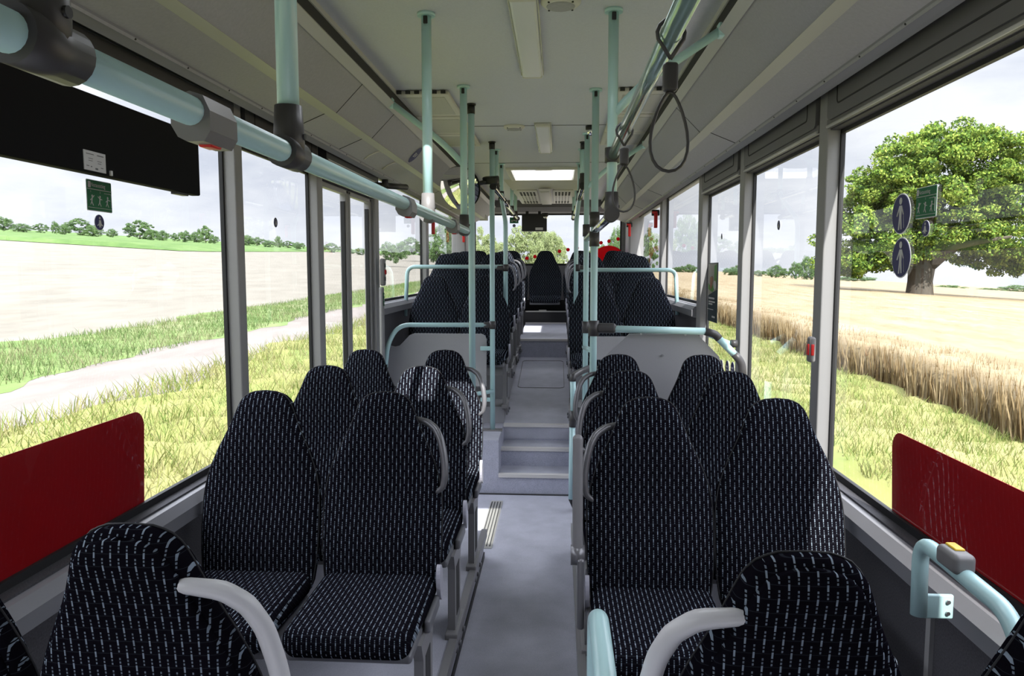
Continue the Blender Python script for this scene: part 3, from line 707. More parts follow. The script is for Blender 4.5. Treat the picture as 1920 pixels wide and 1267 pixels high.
m=MB(); m.cyl(at(1376,644,Y=4.27)-b0,.022,.035,'x',18); m.build('round_end','clamp',o)
# sloping stair handrail at the right edge of the steps
b0=at(1103,690,Y=5.40)
o=thing('stair_handrail','mint handrail with dark joints dropping along the right edge of the steps','handrail',tuple(b0))
K=[at(1104,690,Y=5.40),at(1088,697,Y=5.10),at(1074,706,Y=4.98),at(1075,770,Y=4.98),at(1073,800,Y=4.98),at(1071,935,Y=4.98),at(1083,953,Y=5.05)]
K=[p-b0 for p in K]
m=MB(); m.tube([K[0],K[1],K[2],K[2]+Vector((0,0,-.03))],.0225,fil=.05,seg=14); m.build('elbow','clamp',o)
m=MB(); m.tube([K[2],K[3]],PR,fil=0,seg=16); m.build('rail_tube','mint',o)
m=MB(); m.tube([K[3],K[4]],.0225,fil=0,seg=16); m.build('joint','clamp',o)
m=MB(); m.tube([K[4],K[5]],PR,fil=0,seg=16); m.build('rail_tube','mint',o)
m=MB(); m.tube([K[5],K[6]+Vector((-.015,0,0)),K[6]],.019,fil=.03,seg=14); m.build('lower_elbow','black',o)
m=MB(); m.cyl(at(1122,692,Y=5.40)-b0,.022,.03,'x',14); m.build('round_end','clamp',o)
# near guard post, bottom centre-right
o=thing('guard_rail','pale mint rail end rising at the bottom centre, beside the right foreground seat','guard rail',(.083,1.47,.16))
m=MB(); m.tube([(0,-.9,.80),(0,-.06,.815),(0,0,.78),(0,0,0)],PR,fil=.05,seg=20); m.build('rail_tube','mint',o)
# window handrail bottom right with button
b0=at(1722,1150,X=.87)
o=thing('window_handrail','bent mint handrail beside the right red-filmed window with grey stop button','handrail',tuple(b0))
q=lambda px,py,X=.87: at(px,py,X=X)-b0
y1=q(1722,1150).y
m=MB(); m.tube([q(1722,1152),q(1727,1012),q(1893,1150),q(1925,1250)],.0185,fil=.055,seg=18); m.build('rail_tube','mint',o)
m=MB(); m.rbox(q(1722,1135)+Vector((.045,0,0)),(.035,.006,.03),.005); m.build('bracket','mint',o)
m=MB()
for dz in(-.014,.014): m.cyl(q(1722,1135)+Vector((.065,-.008,dz)),.005,.006,'y',10)
m.build('bracket_screw','bolt',o)
m=MB(); c=q(1795,1053); d=(q(1893,1150)-q(1727,1012)).normalized(); m.rbox(c+Vector((-.004,0,.006)),(.024,.042,.022),.012,3); m.build('button_housing','greyc',o)
m=MB(); m.rbox(c+Vector((0,0.012,.029)),(.011,.022,.003),.003); m.build('button','yellow',o)
m=MB(); m.box(.005,.011,-.004,.004,0,0) ; 
# thin vertical trim on the right wall
m=MB(); yy=at(1740,1200,X=1.03).y; m.box(1.028,1.042,yy-.012,yy+.012,.155,.80); struct('trim_wall_strip',m,'pillar')
# ================================================================ partitions
def plate(name,label,pts,Y,t,m_,cat='partition'):
    P=[at(a,b,Y=Y) for a,b in pts]; mb=MB(); mb.prism([(p.x,p.z) for p in P],(0,t,0),(0,Y,0),(1,0,0),(0,0,1)); o=mb.build(name,m_); return tag(o,label,cat)
def rnd(pts,i,d,n=5):
    return pts
o=plate('partition','textured light grey partition with notched left corner under the left mint bar',[(726,647),(740,650),(749,648),(757,640),(768,628),(776,625),(903,626),(909,629),(912,636),(912,724),(727,724)],5.76,.02,'panel')
o=plate('partition','textured grey partition behind the right mint poles, low beside the gangway',[(1113,633),(1117,631),(1260,631),(1260,760),(1113,760)],5.66,.02,'panel')
o=plate('partition','large smooth grey panel with slanted upper corners behind the right front seats',[(1136,667),(1180,626),(1307,626),(1348,668),(1360,705),(1365,990),(1130,990),(1128,700)],4.16,.02,'panel2')
mb=MB()
for a,b in((1202,626),(1285,627),(1242,666),(1159,666),(1330,668)): p=at(a,b,Y=4.155); mb.cyl((p.x,p.y,p.z),.006,.01,'y',10)
p=mb.build('panel_screw','bolt',o)
# ================================================================ ceiling fittings
for (x,y0,y1,lab) in((-.13,2.70,3.78,'long pale ceiling lamp with diffuser, nearest one at the top'),(-.105,5.02,6.16,'pale ceiling lamp beyond the ceiling joint, farther one')):
    o=thing('ceiling_lamp',lab,'ceiling lamp',(x,(y0+y1)/2,ZC),0,'ceiling lamps')
    m=MB(); m.rbox((0,0,-.006),(.056,(y1-y0)/2,.010),.006); m.build('lamp_rim','lampf',o)
    m=MB(); m.rbox((0,0,-.016),(.048,(y1-y0)/2-.012,.012),.012,3); m.build('diffuser','diff',o)
    for e_ in(-1,1): m=MB(); m.rbox((0,e_*((y1-y0)/2-.012),-.018),(.048,.014,.011),.006); m.build('end_cap','cream',o)
for (x,y,lab) in((.005,2.80,'round flat ceiling speaker cut by the top edge of the photo'),(-.30,5.14,'round flat ceiling speaker left of the farther lamp')):
    o=thing('ceiling_speaker',lab,'speaker',(x,y,ZC),0,'round ceiling speakers')
    m=MB(); m.tube([(0,0,.0),(0,0,-.008),(0,0,-.018),(0,0,-.021)],[.073,.073,.062,.05],fil=0,seg=40); m.build('rim','cream',o)
    m=MB(); m.tube([(0,0,-.020),(0,0,-.023),(0,0,-.0245)],[.052,.050,.042],fil=0,seg=36); m.build('grille','lining',o)
    m=MB()
    for a in range(4): m.cyl((.06*math.cos(R(45+90*a)),.06*math.sin(R(45+90*a)),-.0195),.004,.004,'z',8)
    m.build('screw','gap',o)
ventm=mat('perforated_vent',(.5,.49,.46),.5,speck=[(260,(.22,.22,.21),.25)])
for s,x0,x1 in((-1,-.885,-.595),(1,.315,.60)):
    for i,(a,b) in enumerate(((4.10,4.66),(4.70,5.26),(5.30,5.80))):
        o=thing('ceiling_vent','square perforated ceiling vent panel, %s of three on the %s'%(('nearest','middle','farthest')[i],'left' if s<0 else 'right'),'vent',((x0+x1)/2,(a+b)/2,ZC),0,'perforated ceiling vents')
        m=MB(); m.rbox((0,0,-.013),((x1-x0)/2,(b-a)/2,.012),.007); m.build('vent_frame','cream',o)
        m=MB(); m.box(-(x1-x0)/2+.03,(x1-x0)/2-.03,-(b-a)/2+.06,(b-a)/2-.05,-.027,-.024); m.build('perforated_grille',ventm,o)
        if i==0:
            for k_ in range(6): m=MB(); m.box(-(x1-x0)/2+.01+k_*.048,-(x1-x0)/2+.035+k_*.048,-(b-a)/2-.012,-(b-a)/2+.002,-.02,-.004); m.build('dark_slot','gap',o)
# rear air outlet
o=thing('rear_air_outlet','cream ceiling air outlet with two slotted grilles above the rear window','air outlet',(-.15,9.1,ZC))
pr=[(-.38,-.95),(.38,-.95),(.30,1.0),(-.30,1.0)]
m=MB(); v=[(-.44,-.98,0),(.44,-.98,0),(.36,1.05,0),(-.36,1.05,0),(-.37,-.75,-.075),(.37,-.75,-.075),(.33,.98,-.085),(-.33,.98,-.085)]
m.add(v,[(0,1,2,3),(4,7,6,5),(0,4,5,1),(1,5,6,2),(2,6,7,3),(3,7,4,0)]); m.build('housing','cream',o)
for s in(-1,1):
    m=MB(); c=s*.20; m.rbox((c,.11,-.083),(.115,.80,.008),.006); m.build('grille_plate','cream',o)
    m=MB()
    for i in range(5):
        x=c-.076+i*.038
        for y in(-.52,-.38,-.24,.58,.76): m.box(x-.011,x+.011,y-.05,y+.05,-.094,-.090)
        m.box(x-.002,x+.002,-.15,.48,-.094,-.091)
    m.build('slot','gap',o)
m=MB(); m.rbox((0,.05,-.09),(.065,.86,.012),.006); m.rbox((0,-.62,-.10),(.05,.12,.012),.008); m.build('centre_flap','cream',o)
o=thing('dome_camera','small dark dome camera on the ceiling right of the farther lamp','camera',(.215,5.16,ZC))
m=MB(); m.cyl((0,0,-.012),.034,.026,'z',20); m.build('base','black',o)
m=MB(); m.tube([(0,0,-.02),(0,0,-.045),(0,0,-.058),(0,0,-.066)],[.028,.026,.016,.004],fil=0,seg=18); m.build('dome','mirror',o)
# convex mirror
o=thing('round_mirror','round convex mirror held out from the left black-capped pole','mirror',tuple(at(864,352,Y=5.62)))
o.rotation_euler=(R(15),0,R(-20))
m=MB(); rr=.158; rings=[(0,-.045)]
prof=[(rr*math.sin(R(a)),-.045*math.cos(R(a*1.0))) for a in(3,15,30,45,60,75,88)]
v=[(0,-.052,0)]; f=[]
for i in range(1,9):
    r_=rr*i/8; y=-.052+.030*(i/8)**2
    for k_ in range(40): a=2*math.pi*k_/40; v.append((r_*math.cos(a),y,r_*math.sin(a)))
for k_ in range(40): f.append((0,1+k_,1+(k_+1)%40))
for i in range(7):
    for k_ in range(40): f.append((1+i*40+k_,1+(i+1)*40+k_,1+(i+1)*40+(k_+1)%40,1+i*40+(k_+1)%40))
m.add(v,f,True); mg=m.build('mirror_glass','mirror',o)
m=MB(); m.tube([(0,.006,0),(0,-.006,0)],[rr+.003,rr+.003],fil=0,seg=40); m.cyl((0,.02,0),.09,.03,'y',30); m.build('housing','black',o)
m=MB(); d=Vector((-.50,5.74,at(920,347,Y=5.74).z))-Vector(o.location); m.tube([(0,.03,0),(d.x*.6,.06,d.z*.6),d],.016,fil=.03,seg=12); m.rbox(d+Vector((-.02,-.02,0)),(.06,.03,.028),.012); m.build('arm','black',o)
# ================================================================ displays and signs
XD=-1.305
ye=at(374,300,X=XD).y; zb_=at(374,367,X=XD).z; zt2=at(325,233,X=XD).z
c0=Vector((XD-.018,1.6,(zb_+zt2)/2)); hh=(zt2-zb_)/2
o=thing('side_display','long black display box hanging in the left window with a small label','display',tuple(c0))
m=MB(); m.rbox((0,(ye-1.6-1.0)/2,0),(.018,(ye-1.6+1.0)/2,hh),.006); m.build('housing','matte',o)
c=at(177,303,X=XD)-c0; F=.018
m=MB(); m.box(F,F+.002,c.y-.05,c.y+.05,c.z-.027,c.z+.027); lb=m.build('label_plate','label',o)
m=MB()
for (a,b,h,w) in((-.04,.018,.002,.035),(.01,.018,.0025,.03),(-.03,.006,.0015,.02),(.01,.002,.0015,.02),(-.03,0,.0015,.018),(.012,-.004,.0015,.016),(-.04,-.015,.002,.012),(-.02,-.016,.003,.005),(.0,-.02,.005,.012),(.025,-.015,.002,.012)): m.box(F+.0022,F+.0025,c.y+a,c.y+a+w,c.z+b-h/2,c.z+b+h/2)
m.build('print','ink',lb)
m=MB(); m.box(F,F+.005,c.y+.068,c.y+.078,c.z-.030,c.z-.016); m.build('small_tab','label',o)
m=MB(); m.box(-.01,.012,ye-1.6-.16,ye-1.6-.08,-hh-.008,-hh+.002); m.build('clip','black',o)
b0=at(1002,418,Y=10.4)
o=thing('rear_display','black display box with label hanging in front of the rear window','display',tuple(b0))
m=MB(); m.rbox((0,0,0),(.172,.05,.115),.006); m.rbox((-.10,0,.13),(.02,.02,.03),.004); m.rbox((.07,0,.13),(.02,.02,.03),.004); m.build('housing','black',o)
m=MB(); m.box(.015,.12,-.054,-.0505,-.10,-.065); m.build('label_plate','label',o)
o=thing('dome_camera','small dark dome camera beside the rear display','camera',tuple(at(1022,405,Y=10.35)))
m=MB(); m.cyl((0,0,.02),.045,.04,'z',16); m.build('base','black',o); m=MB(); m.tube([(0,0,0),(0,0,-.03),(0,0,-.045)],[.035,.028,.005],fil=0,seg=16); m.build('dome','mirror',o)
def ell(cx,cy,a,b,n=28): return [(cx+a*math.cos(2*math.pi*k_/n),cy+b*math.sin(2*math.pi*k_/n)) for k_ in range(n)]
def rrect(cx,cy,a,b,r,n=4):
    P=[]
    for sx,sy,a0 in((1,1,0),(-1,1,90),(-1,-1,180),(1,-1,270)):
        for k_ in range(n+1): t=R(a0+90*k_/n); P.append((cx+sx*(a-r)+r*math.cos(t),cy+sy*(b-r)+r*math.sin(t)))
    return P
def text_mesh(txt,size):
    cu=bpy.data.curves.new('t','FONT'); cu.body=txt; cu.size=size; cu.align_x='LEFT'
    ob=bpy.data.objects.new('t',cu); sc.collection.objects.link(ob); bpy.context.view_layer.update()
    dg=bpy.context.evaluated_depsgraph_get(); me=bpy.data.meshes.new_from_object(ob.evaluated_get(dg))
    v=[(p.co.x,p.co.y) for p in me.vertices]; f=[tuple(p.vertices) for p in me.polygons]
    bpy.data.objects.remove(ob); bpy.data.curves.remove(cu); return v,f
class Sign:
    """flat sign on a wall plane; origin c, right vector u, viewer direction nrm"""
    def __init__(s,name,label,cat,c,u,nrm,group=None,up=(0,0,1)):
        s.o=thing(name,label,cat,tuple(c),0,group); s.u=Vector(u); s.n=Vector(nrm); s.up=Vector(up); s.k=0
    def layer(s,name,polys,m_,par=None,texts=()):
        m=MB(); s.k+=1; off=s.n*(.0012*s.k)
        for p in polys: m.prism(p,s.n*.001,off,s.u,s.up)
        for (txt,size,x,y,wd) in texts:
            v,f=text_mesh(txt,size); mx=max(a for a,b in v); sx=wd/mx
            m.add([off+s.n*.0012+s.u*(x+a*sx)+s.up*(y+b) for a,b in v],f)
        return m.build(name,m_,par or s.o)
def exit_sign(c,side,label,k=1.0):
    s=-1 if side=='left' else 1; u=(0,1,0) if s<0 else (0,-1,0)
    S=Sign('exit_sign',label,'sign',c,u,(-s,0,0),'green emergency exit signs')
    w,h=.062*k,.046*k
    S.layer('border',[rrect(0,0,w,h,.004)],'signw'); S.layer('board',[rrect(0,0,w-.002,h-.002,.003)],'green')
    def line(a,b,t=.0016):
        a,b=Vector((*a,0)),Vector((*b,0)); d=(b-a).normalized(); n_=Vector((-d.y,d.x,0))*t/2; return [((a+n_).x,(a+n_).y),((a-n_).x,(a-n_).y),((b-n_).x,(b-n_).y),((b+n_).x,(b+n_).y)]
    P=[line((-w+.002,.018*k),(w-.002,.018*k)),line((-w+.004,-.036*k),(w-.004,-.036*k),.001), rrect(-w+.012*k,.031*k,.006*k,.009*k,.001)]
    for x,pose in((-.038*k,0),(.0,1),(.038*k,2)):
        y=-.012*k
        P+= [ell(x,y+.010*k,.0032*k,.0036*k,10), line((x,y+.006*k),(x-.003*k,y-.006*k),.004*k), line((x-.003*k,y-.006*k),(x+.004*k,y-.018*k),.002*k), line((x-.003*k,y-.006*k),(x-.009*k,y-.016*k),.002*k), line((x,y+.004*k),(x+(.010 if pose<2 else .012)*k,y+(.012 if pose==0 else .002)*k),.002*k), line((x-.001*k,y+.003*k),(x-.010*k,y+(.010 if pose==1 else -.003)*k),.002*k)]
    P+=[line((.022*k,.010*k),(.056*k,.010*k),.001),line((.056*k,.010*k),(.056*k,-.03*k),.001)]
    S.layer('pictogram',P,'signw',texts=[('Notausstieg',.017*k,-.043*k,.0255*k,.070*k),('1',.008*k,-.048*k,.008*k,.003*k),('2',.008*k,-.002*k,.008*k,.004*k),('3',.008*k,.044*k,.008*k,.004*k)])
    return S
def belt_sign(c,side,label,r=.024):
    s=-1 if side=='left' else 1; u=(0,1,0) if s<0 else (0,-1,0)
    S=Sign('belt_sticker',label,'sticker',c,u,(-s,0,0),'small round navy seat belt stickers')
    S.layer('rim',[ell(0,0,r,r)],'signw'); S.layer('disc',[ell(0,0,r*.93,r*.93)],'blue')
    k=r/.024
    S.layer('pictogram',[ell(0,.013*k,.0035*k,.004*k,12),[(-.006*k,-.004*k),(-.004*k,.007*k),(.004*k,.007*k),(.007*k,-.004*k)],[(-.014*k,-.009*k),(-.006*k,-.004*k),(.007*k,-.004*k),(.014*k,-.009*k),(.012*k,-.011*k),(.005*k,-.008*k),(.004*k,-.017*k),(-.0*k,-.010*k),(-.004*k,-.017*k),(-.005*k,-.008*k),(-.012*k,-.011*k)]],'signw'); return S
def cane_sign(c,label):
    S=Sign('cane_sticker',label,'sticker',c,(0,-1,0),(-1,0,0),'round navy stickers of a standing person with cane')
    S.layer('rim',[ell(0,0,.064,.064,40)],'signw'); S.layer('disc',[ell(0,0,.0605,.0605,40)],'blue')
    S.layer('pictogram',[ell(-.002,.040,.0095,.011,20),[(-.009,.026),(.008,.026),(.022,-.002),(.018,-.004),(.008,.012),(.007,-.012),(.012,-.048),(.005,-.049),(-.001,-.016),(-.005,-.050),(-.013,-.050),(-.008,-.012),(-.009,.012),(-.022,-.008),(-.027,-.006)],[(.0195,-.004),(.0205,-.004),(.0265,-.045),(.0250,-.045)]],'signw'); return S
gl=GLX+.0035; gr=GRX-.0035
exit_sign(at(185,368,X=gl),'left','green sign reading Notausstieg on the near left window')
belt_sign(at(185,417,X=gl),'left','small round navy belt sticker below the left green sign')
belt_sign(at(516,417,X=gl),'left','tiny round navy belt sticker on the second left window')
exit_sign(at(1738,379,X=gr),'right','green sign reading Notausstieg on the near right window')
belt_sign(at(1737,428,X=gr),'right','small round navy belt sticker below the right green sign')
belt_sign(at(1461,422,X=gr),'right','tiny navy belt sticker on the second right window')
belt_sign(at(1354,443,X=gr),'right','tiny navy belt sticker on the third right window',.02)
cane_sign(at(1691,401,X=gr),'upper round navy sticker of a person with cane on the near right window')
cane_sign(at(1691,483,X=gr),'lower round navy sticker of a person with cane on the near right window')
for i,(a,b) in enumerate(((1353,688),(1364,690),(1374,693))):
    S=Sign('blue_sticker','narrow navy round sticker low on the third right window, %s of three'%('leftmost','middle','rightmost')[i],'sticker',at(a,b,X=gr),(0,-1,0),(-1,0,0),'row of three navy stickers'); S.layer('rim',[ell(0,0,.05,.05)],'signw'); S.layer('disc',[ell(0,0,.046,.046)],'blue'); S.layer('print',[rrect(0,.01,.02,.006,.002),rrect(0,-.01,.024,.005,.002)],'signw')
for c_,lab in((at(498,404,X=gl),None),):
    pass
# rear green sign and sticker, red dots and disc on the rear glass
S=Sign('exit_sign','tiny green exit sign on the rear window, left of the display','sign',at(964,413,Y=10.7),(1,0,0),(0,-1,0),'green emergency exit signs'); S.layer('board',[rrect(0,0,.062,.042,.005)],'green'); S.layer('print',[ell(-.03,-.01,.012,.014,12),ell(.0,0,.01,.014,12),ell(.03,-.01,.012,.014,12)],'signw')
S=Sign('belt_sticker','tiny navy round sticker below the small rear green sign','sticker',at(964,423,Y=10.7),(1,0,0),(0,-1,0),'small round navy seat belt stickers'); S.layer('disc',[ell(0,0,.022,.022,16)],'blue'); S.layer('print',[ell(0,0,.008,.012,10)],'signw')
for i,(a,b) in enumerate(((988,484),(1003,481),(1049,471),(1065,468),(1082,465),(1098,461),(1127,455),(1142,452),(1159,448))):
    m=MB(); p=at(a,b,Y=10.76); m.prism(ell(0,0,.026,.026,20),(0,.003,0),p,(1,0,0),(0,0,1)); o=m.build('red_dot','dot')
    tag(o,'small red dot on the rear window, %s from the left in the rising row'%('first','second','third','fourth','fifth','sixth','seventh','eighth','ninth')[i],'window dot','red dots across the rear window')
m=MB(); p=at(1141,494,Y=10.765); m.prism([q for q in ell(0,0,.255,.255,48) if True],(0,.003,0),p,(1,0,0),(0,0,1)); tag(m.build('red_disc','dot'),'big red disc film on the rear window above the right seats','window film')
# red film on the near side windows
for side,ya,yb,zt_,lab in(('left',.93,2.40,1.185,'dark red film with rounded corner on the lower near left window'),('right',.93,2.46,1.135,'red film with rounded corner on the lower near right window')):
    x=GLX-.004 if side=='left' else GRX+.004; r=.055; P=[(ya,.87),(yb-.02,.87)]
    zz=zt_
    for k_ in range(8): t=R(90*k_/7); P.append((yb-r+r*math.cos(t),zz-r+r*math.sin(t)))
    P.append((ya,zz)); m=MB(); m.prism(P,(-.002 if side=='left' else .002,0,0),(x,0,0),(0,1,0),(0,0,1)); tag(m.build('red_window_film','redfilm'),lab,'window film')
# oval navy logo on the left lining
c=at(778,290,X=-1.0)
def on_lining(px,py,d0=.748,z0=2.529,d1=.893,z1=2.380):
    best=None
    for k_ in range(500):
        x=-(d0+(d1-d0)*k_/499)-.1425; p=at(px,py,X=x); zl_=z0+(z1-z0)*k_/499
        e=abs(p.z-zl_)
        if best is None or e<best[0]: best=(e,p)
    return best[1]
c=on_lining(778,290); upv=Vector((.145,0,.149)).normalized(); nr=Vector((.149,0,-.145)).normalized()
S=Sign('logo_plaque','navy oval plaque with two pale letters on the left roof lining','plaque',c,(0,1,0),nr,up=upv)
S.layer('rim',[ell(0,0,.072,.072,40)],'lining2'); S.layer('disc',[ell(0,0,.068,.068,40)],'blue'); S.layer('letters',[],'signw',texts=[('BV',.05,-.038,-.018,.076)])
for i,(pts,lab) in enumerate((([(683,297),(692,290),(705,284),(716,281),(717,285)],'thin raised grip outline on the left roof lining, nearer one'),([(717,316),(726,309),(737,304),(747,301),(748,305)],'thin raised grip outline on the left roof lining, farther one'))):
    P_=[on_lining(a,b,.947,2.379,1.078,2.324) for a,b in pts]; c=P_[0]
    m=MB(); m.tube([p-c+Vector((0,0,-.004)) for p in P_],.005,fil=0,seg=8); o=m.build('lining_grip','cream'); o.location=c; tag(o,lab,'grip')
# poster
c=at(1337,548,X=gr)
hw=abs(at(1328,548,X=gr).y-at(1346,548,X=gr).y)/2; hh=abs(at(1337,493,X=gr).z-at(1337,604,X=gr).z)/2
S=Sign('poster','narrow dark poster with green and brown picture on the third right window','poster',c,(0,-1,0),(-1,0,0))
S.layer('sheet',[rrect(0,0,hw,hh,.004)],'poster'); S.layer('picture',[[(-hw*.95,hh*.97),(hw*.8,hh*.97),(hw*.8,hh*.1),(-hw*.2,-hh*.02),(-hw*.95,-hh*.12)]],'pgrey')
S.layer('green_band',[[(hw*.3,hh*.9),(hw*.75,hh*.95),(hw*.75,hh*.3),(0,hh*.0),(-hw*.9,hh*.1),(-hw*.9,hh*.3),(-hw*.2,hh*.15),(hw*.3,hh*.35)]],'pg')
S.layer('figure',[[(-hw*.5,hh*.5),(-hw*.1,hh*.55),(hw*.1,hh*.45),(-hw*.2,hh*.1),(-hw*.5,hh*.15)]],'pb')
S.layer('print',[ell(hw*.5,hh*.25,hw*.27,hh*.15,20),rrect(-hw*.1,-hh*.2,hw*.6,hh*.03,.002),rrect(-hw*.05,-hh*.32,hw*.65,hh*.025,.002),rrect(-hw*.3,-hh*.40,hw*.4,hh*.025,.002),rrect(-hw*.3,-hh*.58,hw*.6,hh*.012,.001),rrect(hw*.35,-hh*.82,hw*.3,hh*.03,.001)],'signw')
# stop buttons / emergency items on pillars
def wall_button(c,s,label,h=.10):
    o=thing('door_button_unit',label,'button unit',tuple(c),0)
    m=MB(); m.rbox((0,0,0),(.016,.035,h),.014,3); m.build('housing','greyc',o)
    m=MB(); m.cyl((-s*.018,0,.0),.018,.012,'x',16); m.build('button','red',o)
    m=MB(); m.rbox((-s*.015,0,h*.5),(.004,.018,.015),.003); m.rbox((-s*.015,0,-h*.5),(.004,.018,.015),.003); m.build('key','black',o); return o
wall_button(Vector((-1.283,5.44,at(718,510,X=-1.28).z)),-1,'grey emergency button box with red knob on the post behind the left door')
o=thing('door_cover_strip','long grey cover strip on the post behind the left door','cover strip',(-1.285,5.40,1.35))
m=MB(); m.rbox((.004,-.02,-.12),(.012,.035,.30),.01); m.build('cover','pillar',o)
S=Sign('door_sticker','small green upright sticker on the grey strip behind the left door','sticker',Vector((-1.266,5.38,at(707,563,X=-1.266).z)),(0,1,0),(1,0,0)); S.layer('board',[rrect(0,0,.014,.048,.002)],'green'); S.layer('print',[rrect(0,.03,.008,.008,.001),rrect(0,.0,.005,.012,.001),rrect(0,-.03,.009,.006,.001)],'signw')
o=thing('stop_button_unit','slim grey stop button with red key on the right window post','stop button',tuple(at(1521,655,X=.985)))
m=MB(); m.rbox((0,0,0),(.012,.022,.050),.010,3); m.build('housing','greyc',o); m=MB(); m.rbox((-.011,-.0,.0),(.004,.013,.022),.003); m.rbox((-.002,-.021,0),(.006,.004,.022),.003); m.build('button','red',o)
for (px,py,X,lab) in((1180,430,.95,'red emergency hammer in a dark holder in the rear right corner'),(1229,410,.99,'red emergency hammer in a dark holder on the rear right window post'),(813,422,-1.28,'red emergency hammer on the rear left window post'),(870,441,-1.25,'red emergency hammer in the rear left corner')):
    c=at(px,py,X=X)
    if 'corner' in lab: c=at(px,py,Y=10.15)
    o=thing('emergency_hammer',lab,'emergency hammer',tuple(c),0,'red emergency hammers')
    m=MB(); m.rbox((0,0,.06),(.04,.022,.03),.01); m.build('holder','black',o)
    m=MB(); m.rbox((0,-.024,-.02),(.018,.012,.075),.008); m.rbox((-.012,-.026,.062),(.026,.010,.012),.006); m.build('hammer','red',o)
# ================================================================ OUTDOORS
rng=np.random.default_rng(7)
def gz(x,y): return -.35-.06*x+.014*y
def nmat(name,cols,scales,rough=.9,stretch=(1,1,1),trans=0,bump=0,per=None):
    """ground / foliage colours mixed by two noises in object space"""
    m=bpy.data.materials.new(name); m.use_nodes=True; t=m.node_tree; b=t.nodes['Principled BSDF']; b.inputs['Roughness'].default_value=rough; b.inputs['Specular IOR Level'].default_value=.15
    tcn=N(t,'ShaderNodeTexCoord'); mp=N(t,'ShaderNodeMapping'); mp.inputs['Scale'].default_value=stretch; t.links.new(tcn.outputs['Object'],mp.inputs[0])
    n=N(t,'ShaderNodeTexNoise'); n.inputs['Scale'].default_value=scales[0]; n.inputs['Detail'].default_value=8; n.inputs['Roughness'].default_value=.65; t.links.new(mp.outputs[0],n.inputs['Vector'])
    r=N(t,'ShaderNodeValToRGB'); cr=r.color_ramp; cr.elements[0].position=.3; cr.elements[1].position=.7
    cr.elements[0].color=(*cols[0],1); cr.elements[1].color=(*cols[-1],1)
    for i,c in enumerate(cols[1:-1]): e=cr.elements.new(.3+.4*(i+1)/(len(cols)-1)); e.color=(*c,1)
    src=n.outputs[0]
    if per:
        g=N(t,'ShaderNodeNewGeometry'); a=N(t,'ShaderNodeMath',operation='MULTIPLY_ADD'); t.links.new(g.outputs['Random Per Island'],a.inputs[0]); a.inputs[1].default_value=per; 
        s2=N(t,'ShaderNodeMath',operation='SUBTRACT'); t.links.new(n.outputs[0],s2.inputs[0]); s2.inputs[1].default_value=per/2; t.links.new(s2.outputs[0],a.inputs[2]); src=a.outputs[0]
    t.links.new(src,r.inputs[0]); t.links.new(r.outputs[0],b.inputs['Base Color'])
    if trans:
        tr=N(t,'ShaderNodeBsdfTranslucent'); t.links.new(r.outputs[0],tr.inputs[0]); ms=N(t,'ShaderNodeMixShader'); ms.inputs[0].default_value=trans; o=t.nodes['Material Output']
        t.links.new(b.outputs[0],ms.inputs[1]); t.links.new(tr.outputs[0],ms.inputs[2]); t.links.new(ms.outputs[0],o.inputs[0])
    return m
E_=dict(
 stub=nmat('pale_stubble',[(.118,.108,.090),(.145,.134,.113),(.165,.152,.130)],(.9,),stretch=(1,.35,1)),
 wheat=nmat('ripe_wheat',[(.150,.111,.063),(.203,.160,.097),(.242,.198,.135)],(.7,),stretch=(1,.4,1)),
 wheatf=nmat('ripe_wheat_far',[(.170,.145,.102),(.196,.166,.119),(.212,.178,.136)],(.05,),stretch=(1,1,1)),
 verge=nmat('dry_verge_grass',[(.100,.147,.035),(.174,.181,.058),(.216,.201,.093)],(.8,),stretch=(1,.4,1)),
 grass=nmat('green_strip_grass',[(.065,.112,.030),(.112,.155,.052),(.181,.181,.103)],(.7,),stretch=(1,.4,1)),
 gravel=nmat('gravel_track',[(.127,.111,.102),(.159,.142,.130),(.178,.161,.150)],(1.5,),stretch=(1,.3,1)),
 crop=nmat('green_crop',[(.043,.086,.022),(.067,.117,.031),(.098,.147,.049)],(.25,)),
 leafa=nmat('broad_leaf',[(.036,.074,.017),(.090,.162,.026),(.180,.264,.042),(.252,.312,.066)],(.45,),trans=.22,per=.45),
 leafb=nmat('hedge_leaf',[(.050,.094,.037),(.088,.150,.056),(.150,.225,.088)],(.3,),trans=.2,per=.4),
 leafc=nmat('pale_leaf',[(.162,.209,.085),(.218,.266,.123),(.275,.304,.162)],(.4,),trans=.3,per=.4),
 bark=nmat('bark',[(.054,.045,.036),(.090,.077,.063)],(2,),stretch=(1,1,.2)),
 blade=nmat('grass_blade',[(.112,.160,.040),(.183,.192,.064),(.232,.216,.104)],(.6,),trans=.25,per=.5),
 bladeg=nmat('green_blade',[(.067,.118,.034),(.118,.160,.059),(.185,.185,.101)],(.6,),trans=.25,per=.4),
 stalk=nmat('wheat_stalk',[(.125,.081,.037),(.213,.156,.081),(.288,.225,.138)],(.8,),trans=.2,per=.5),
)
def jit(y,seed,amp): return amp*(math.sin(y*.7+seed)+.6*math.sin(y*1.9+seed*2.3)+.4*math.sin(y*4.1+seed*1.7))/2
ys=[-60,-40,-25,-15,-8]+[ -5+.35*i for i in range(160)]+[51+i*2 for i in range(40)]+[131+i*8 for i in range(50)]
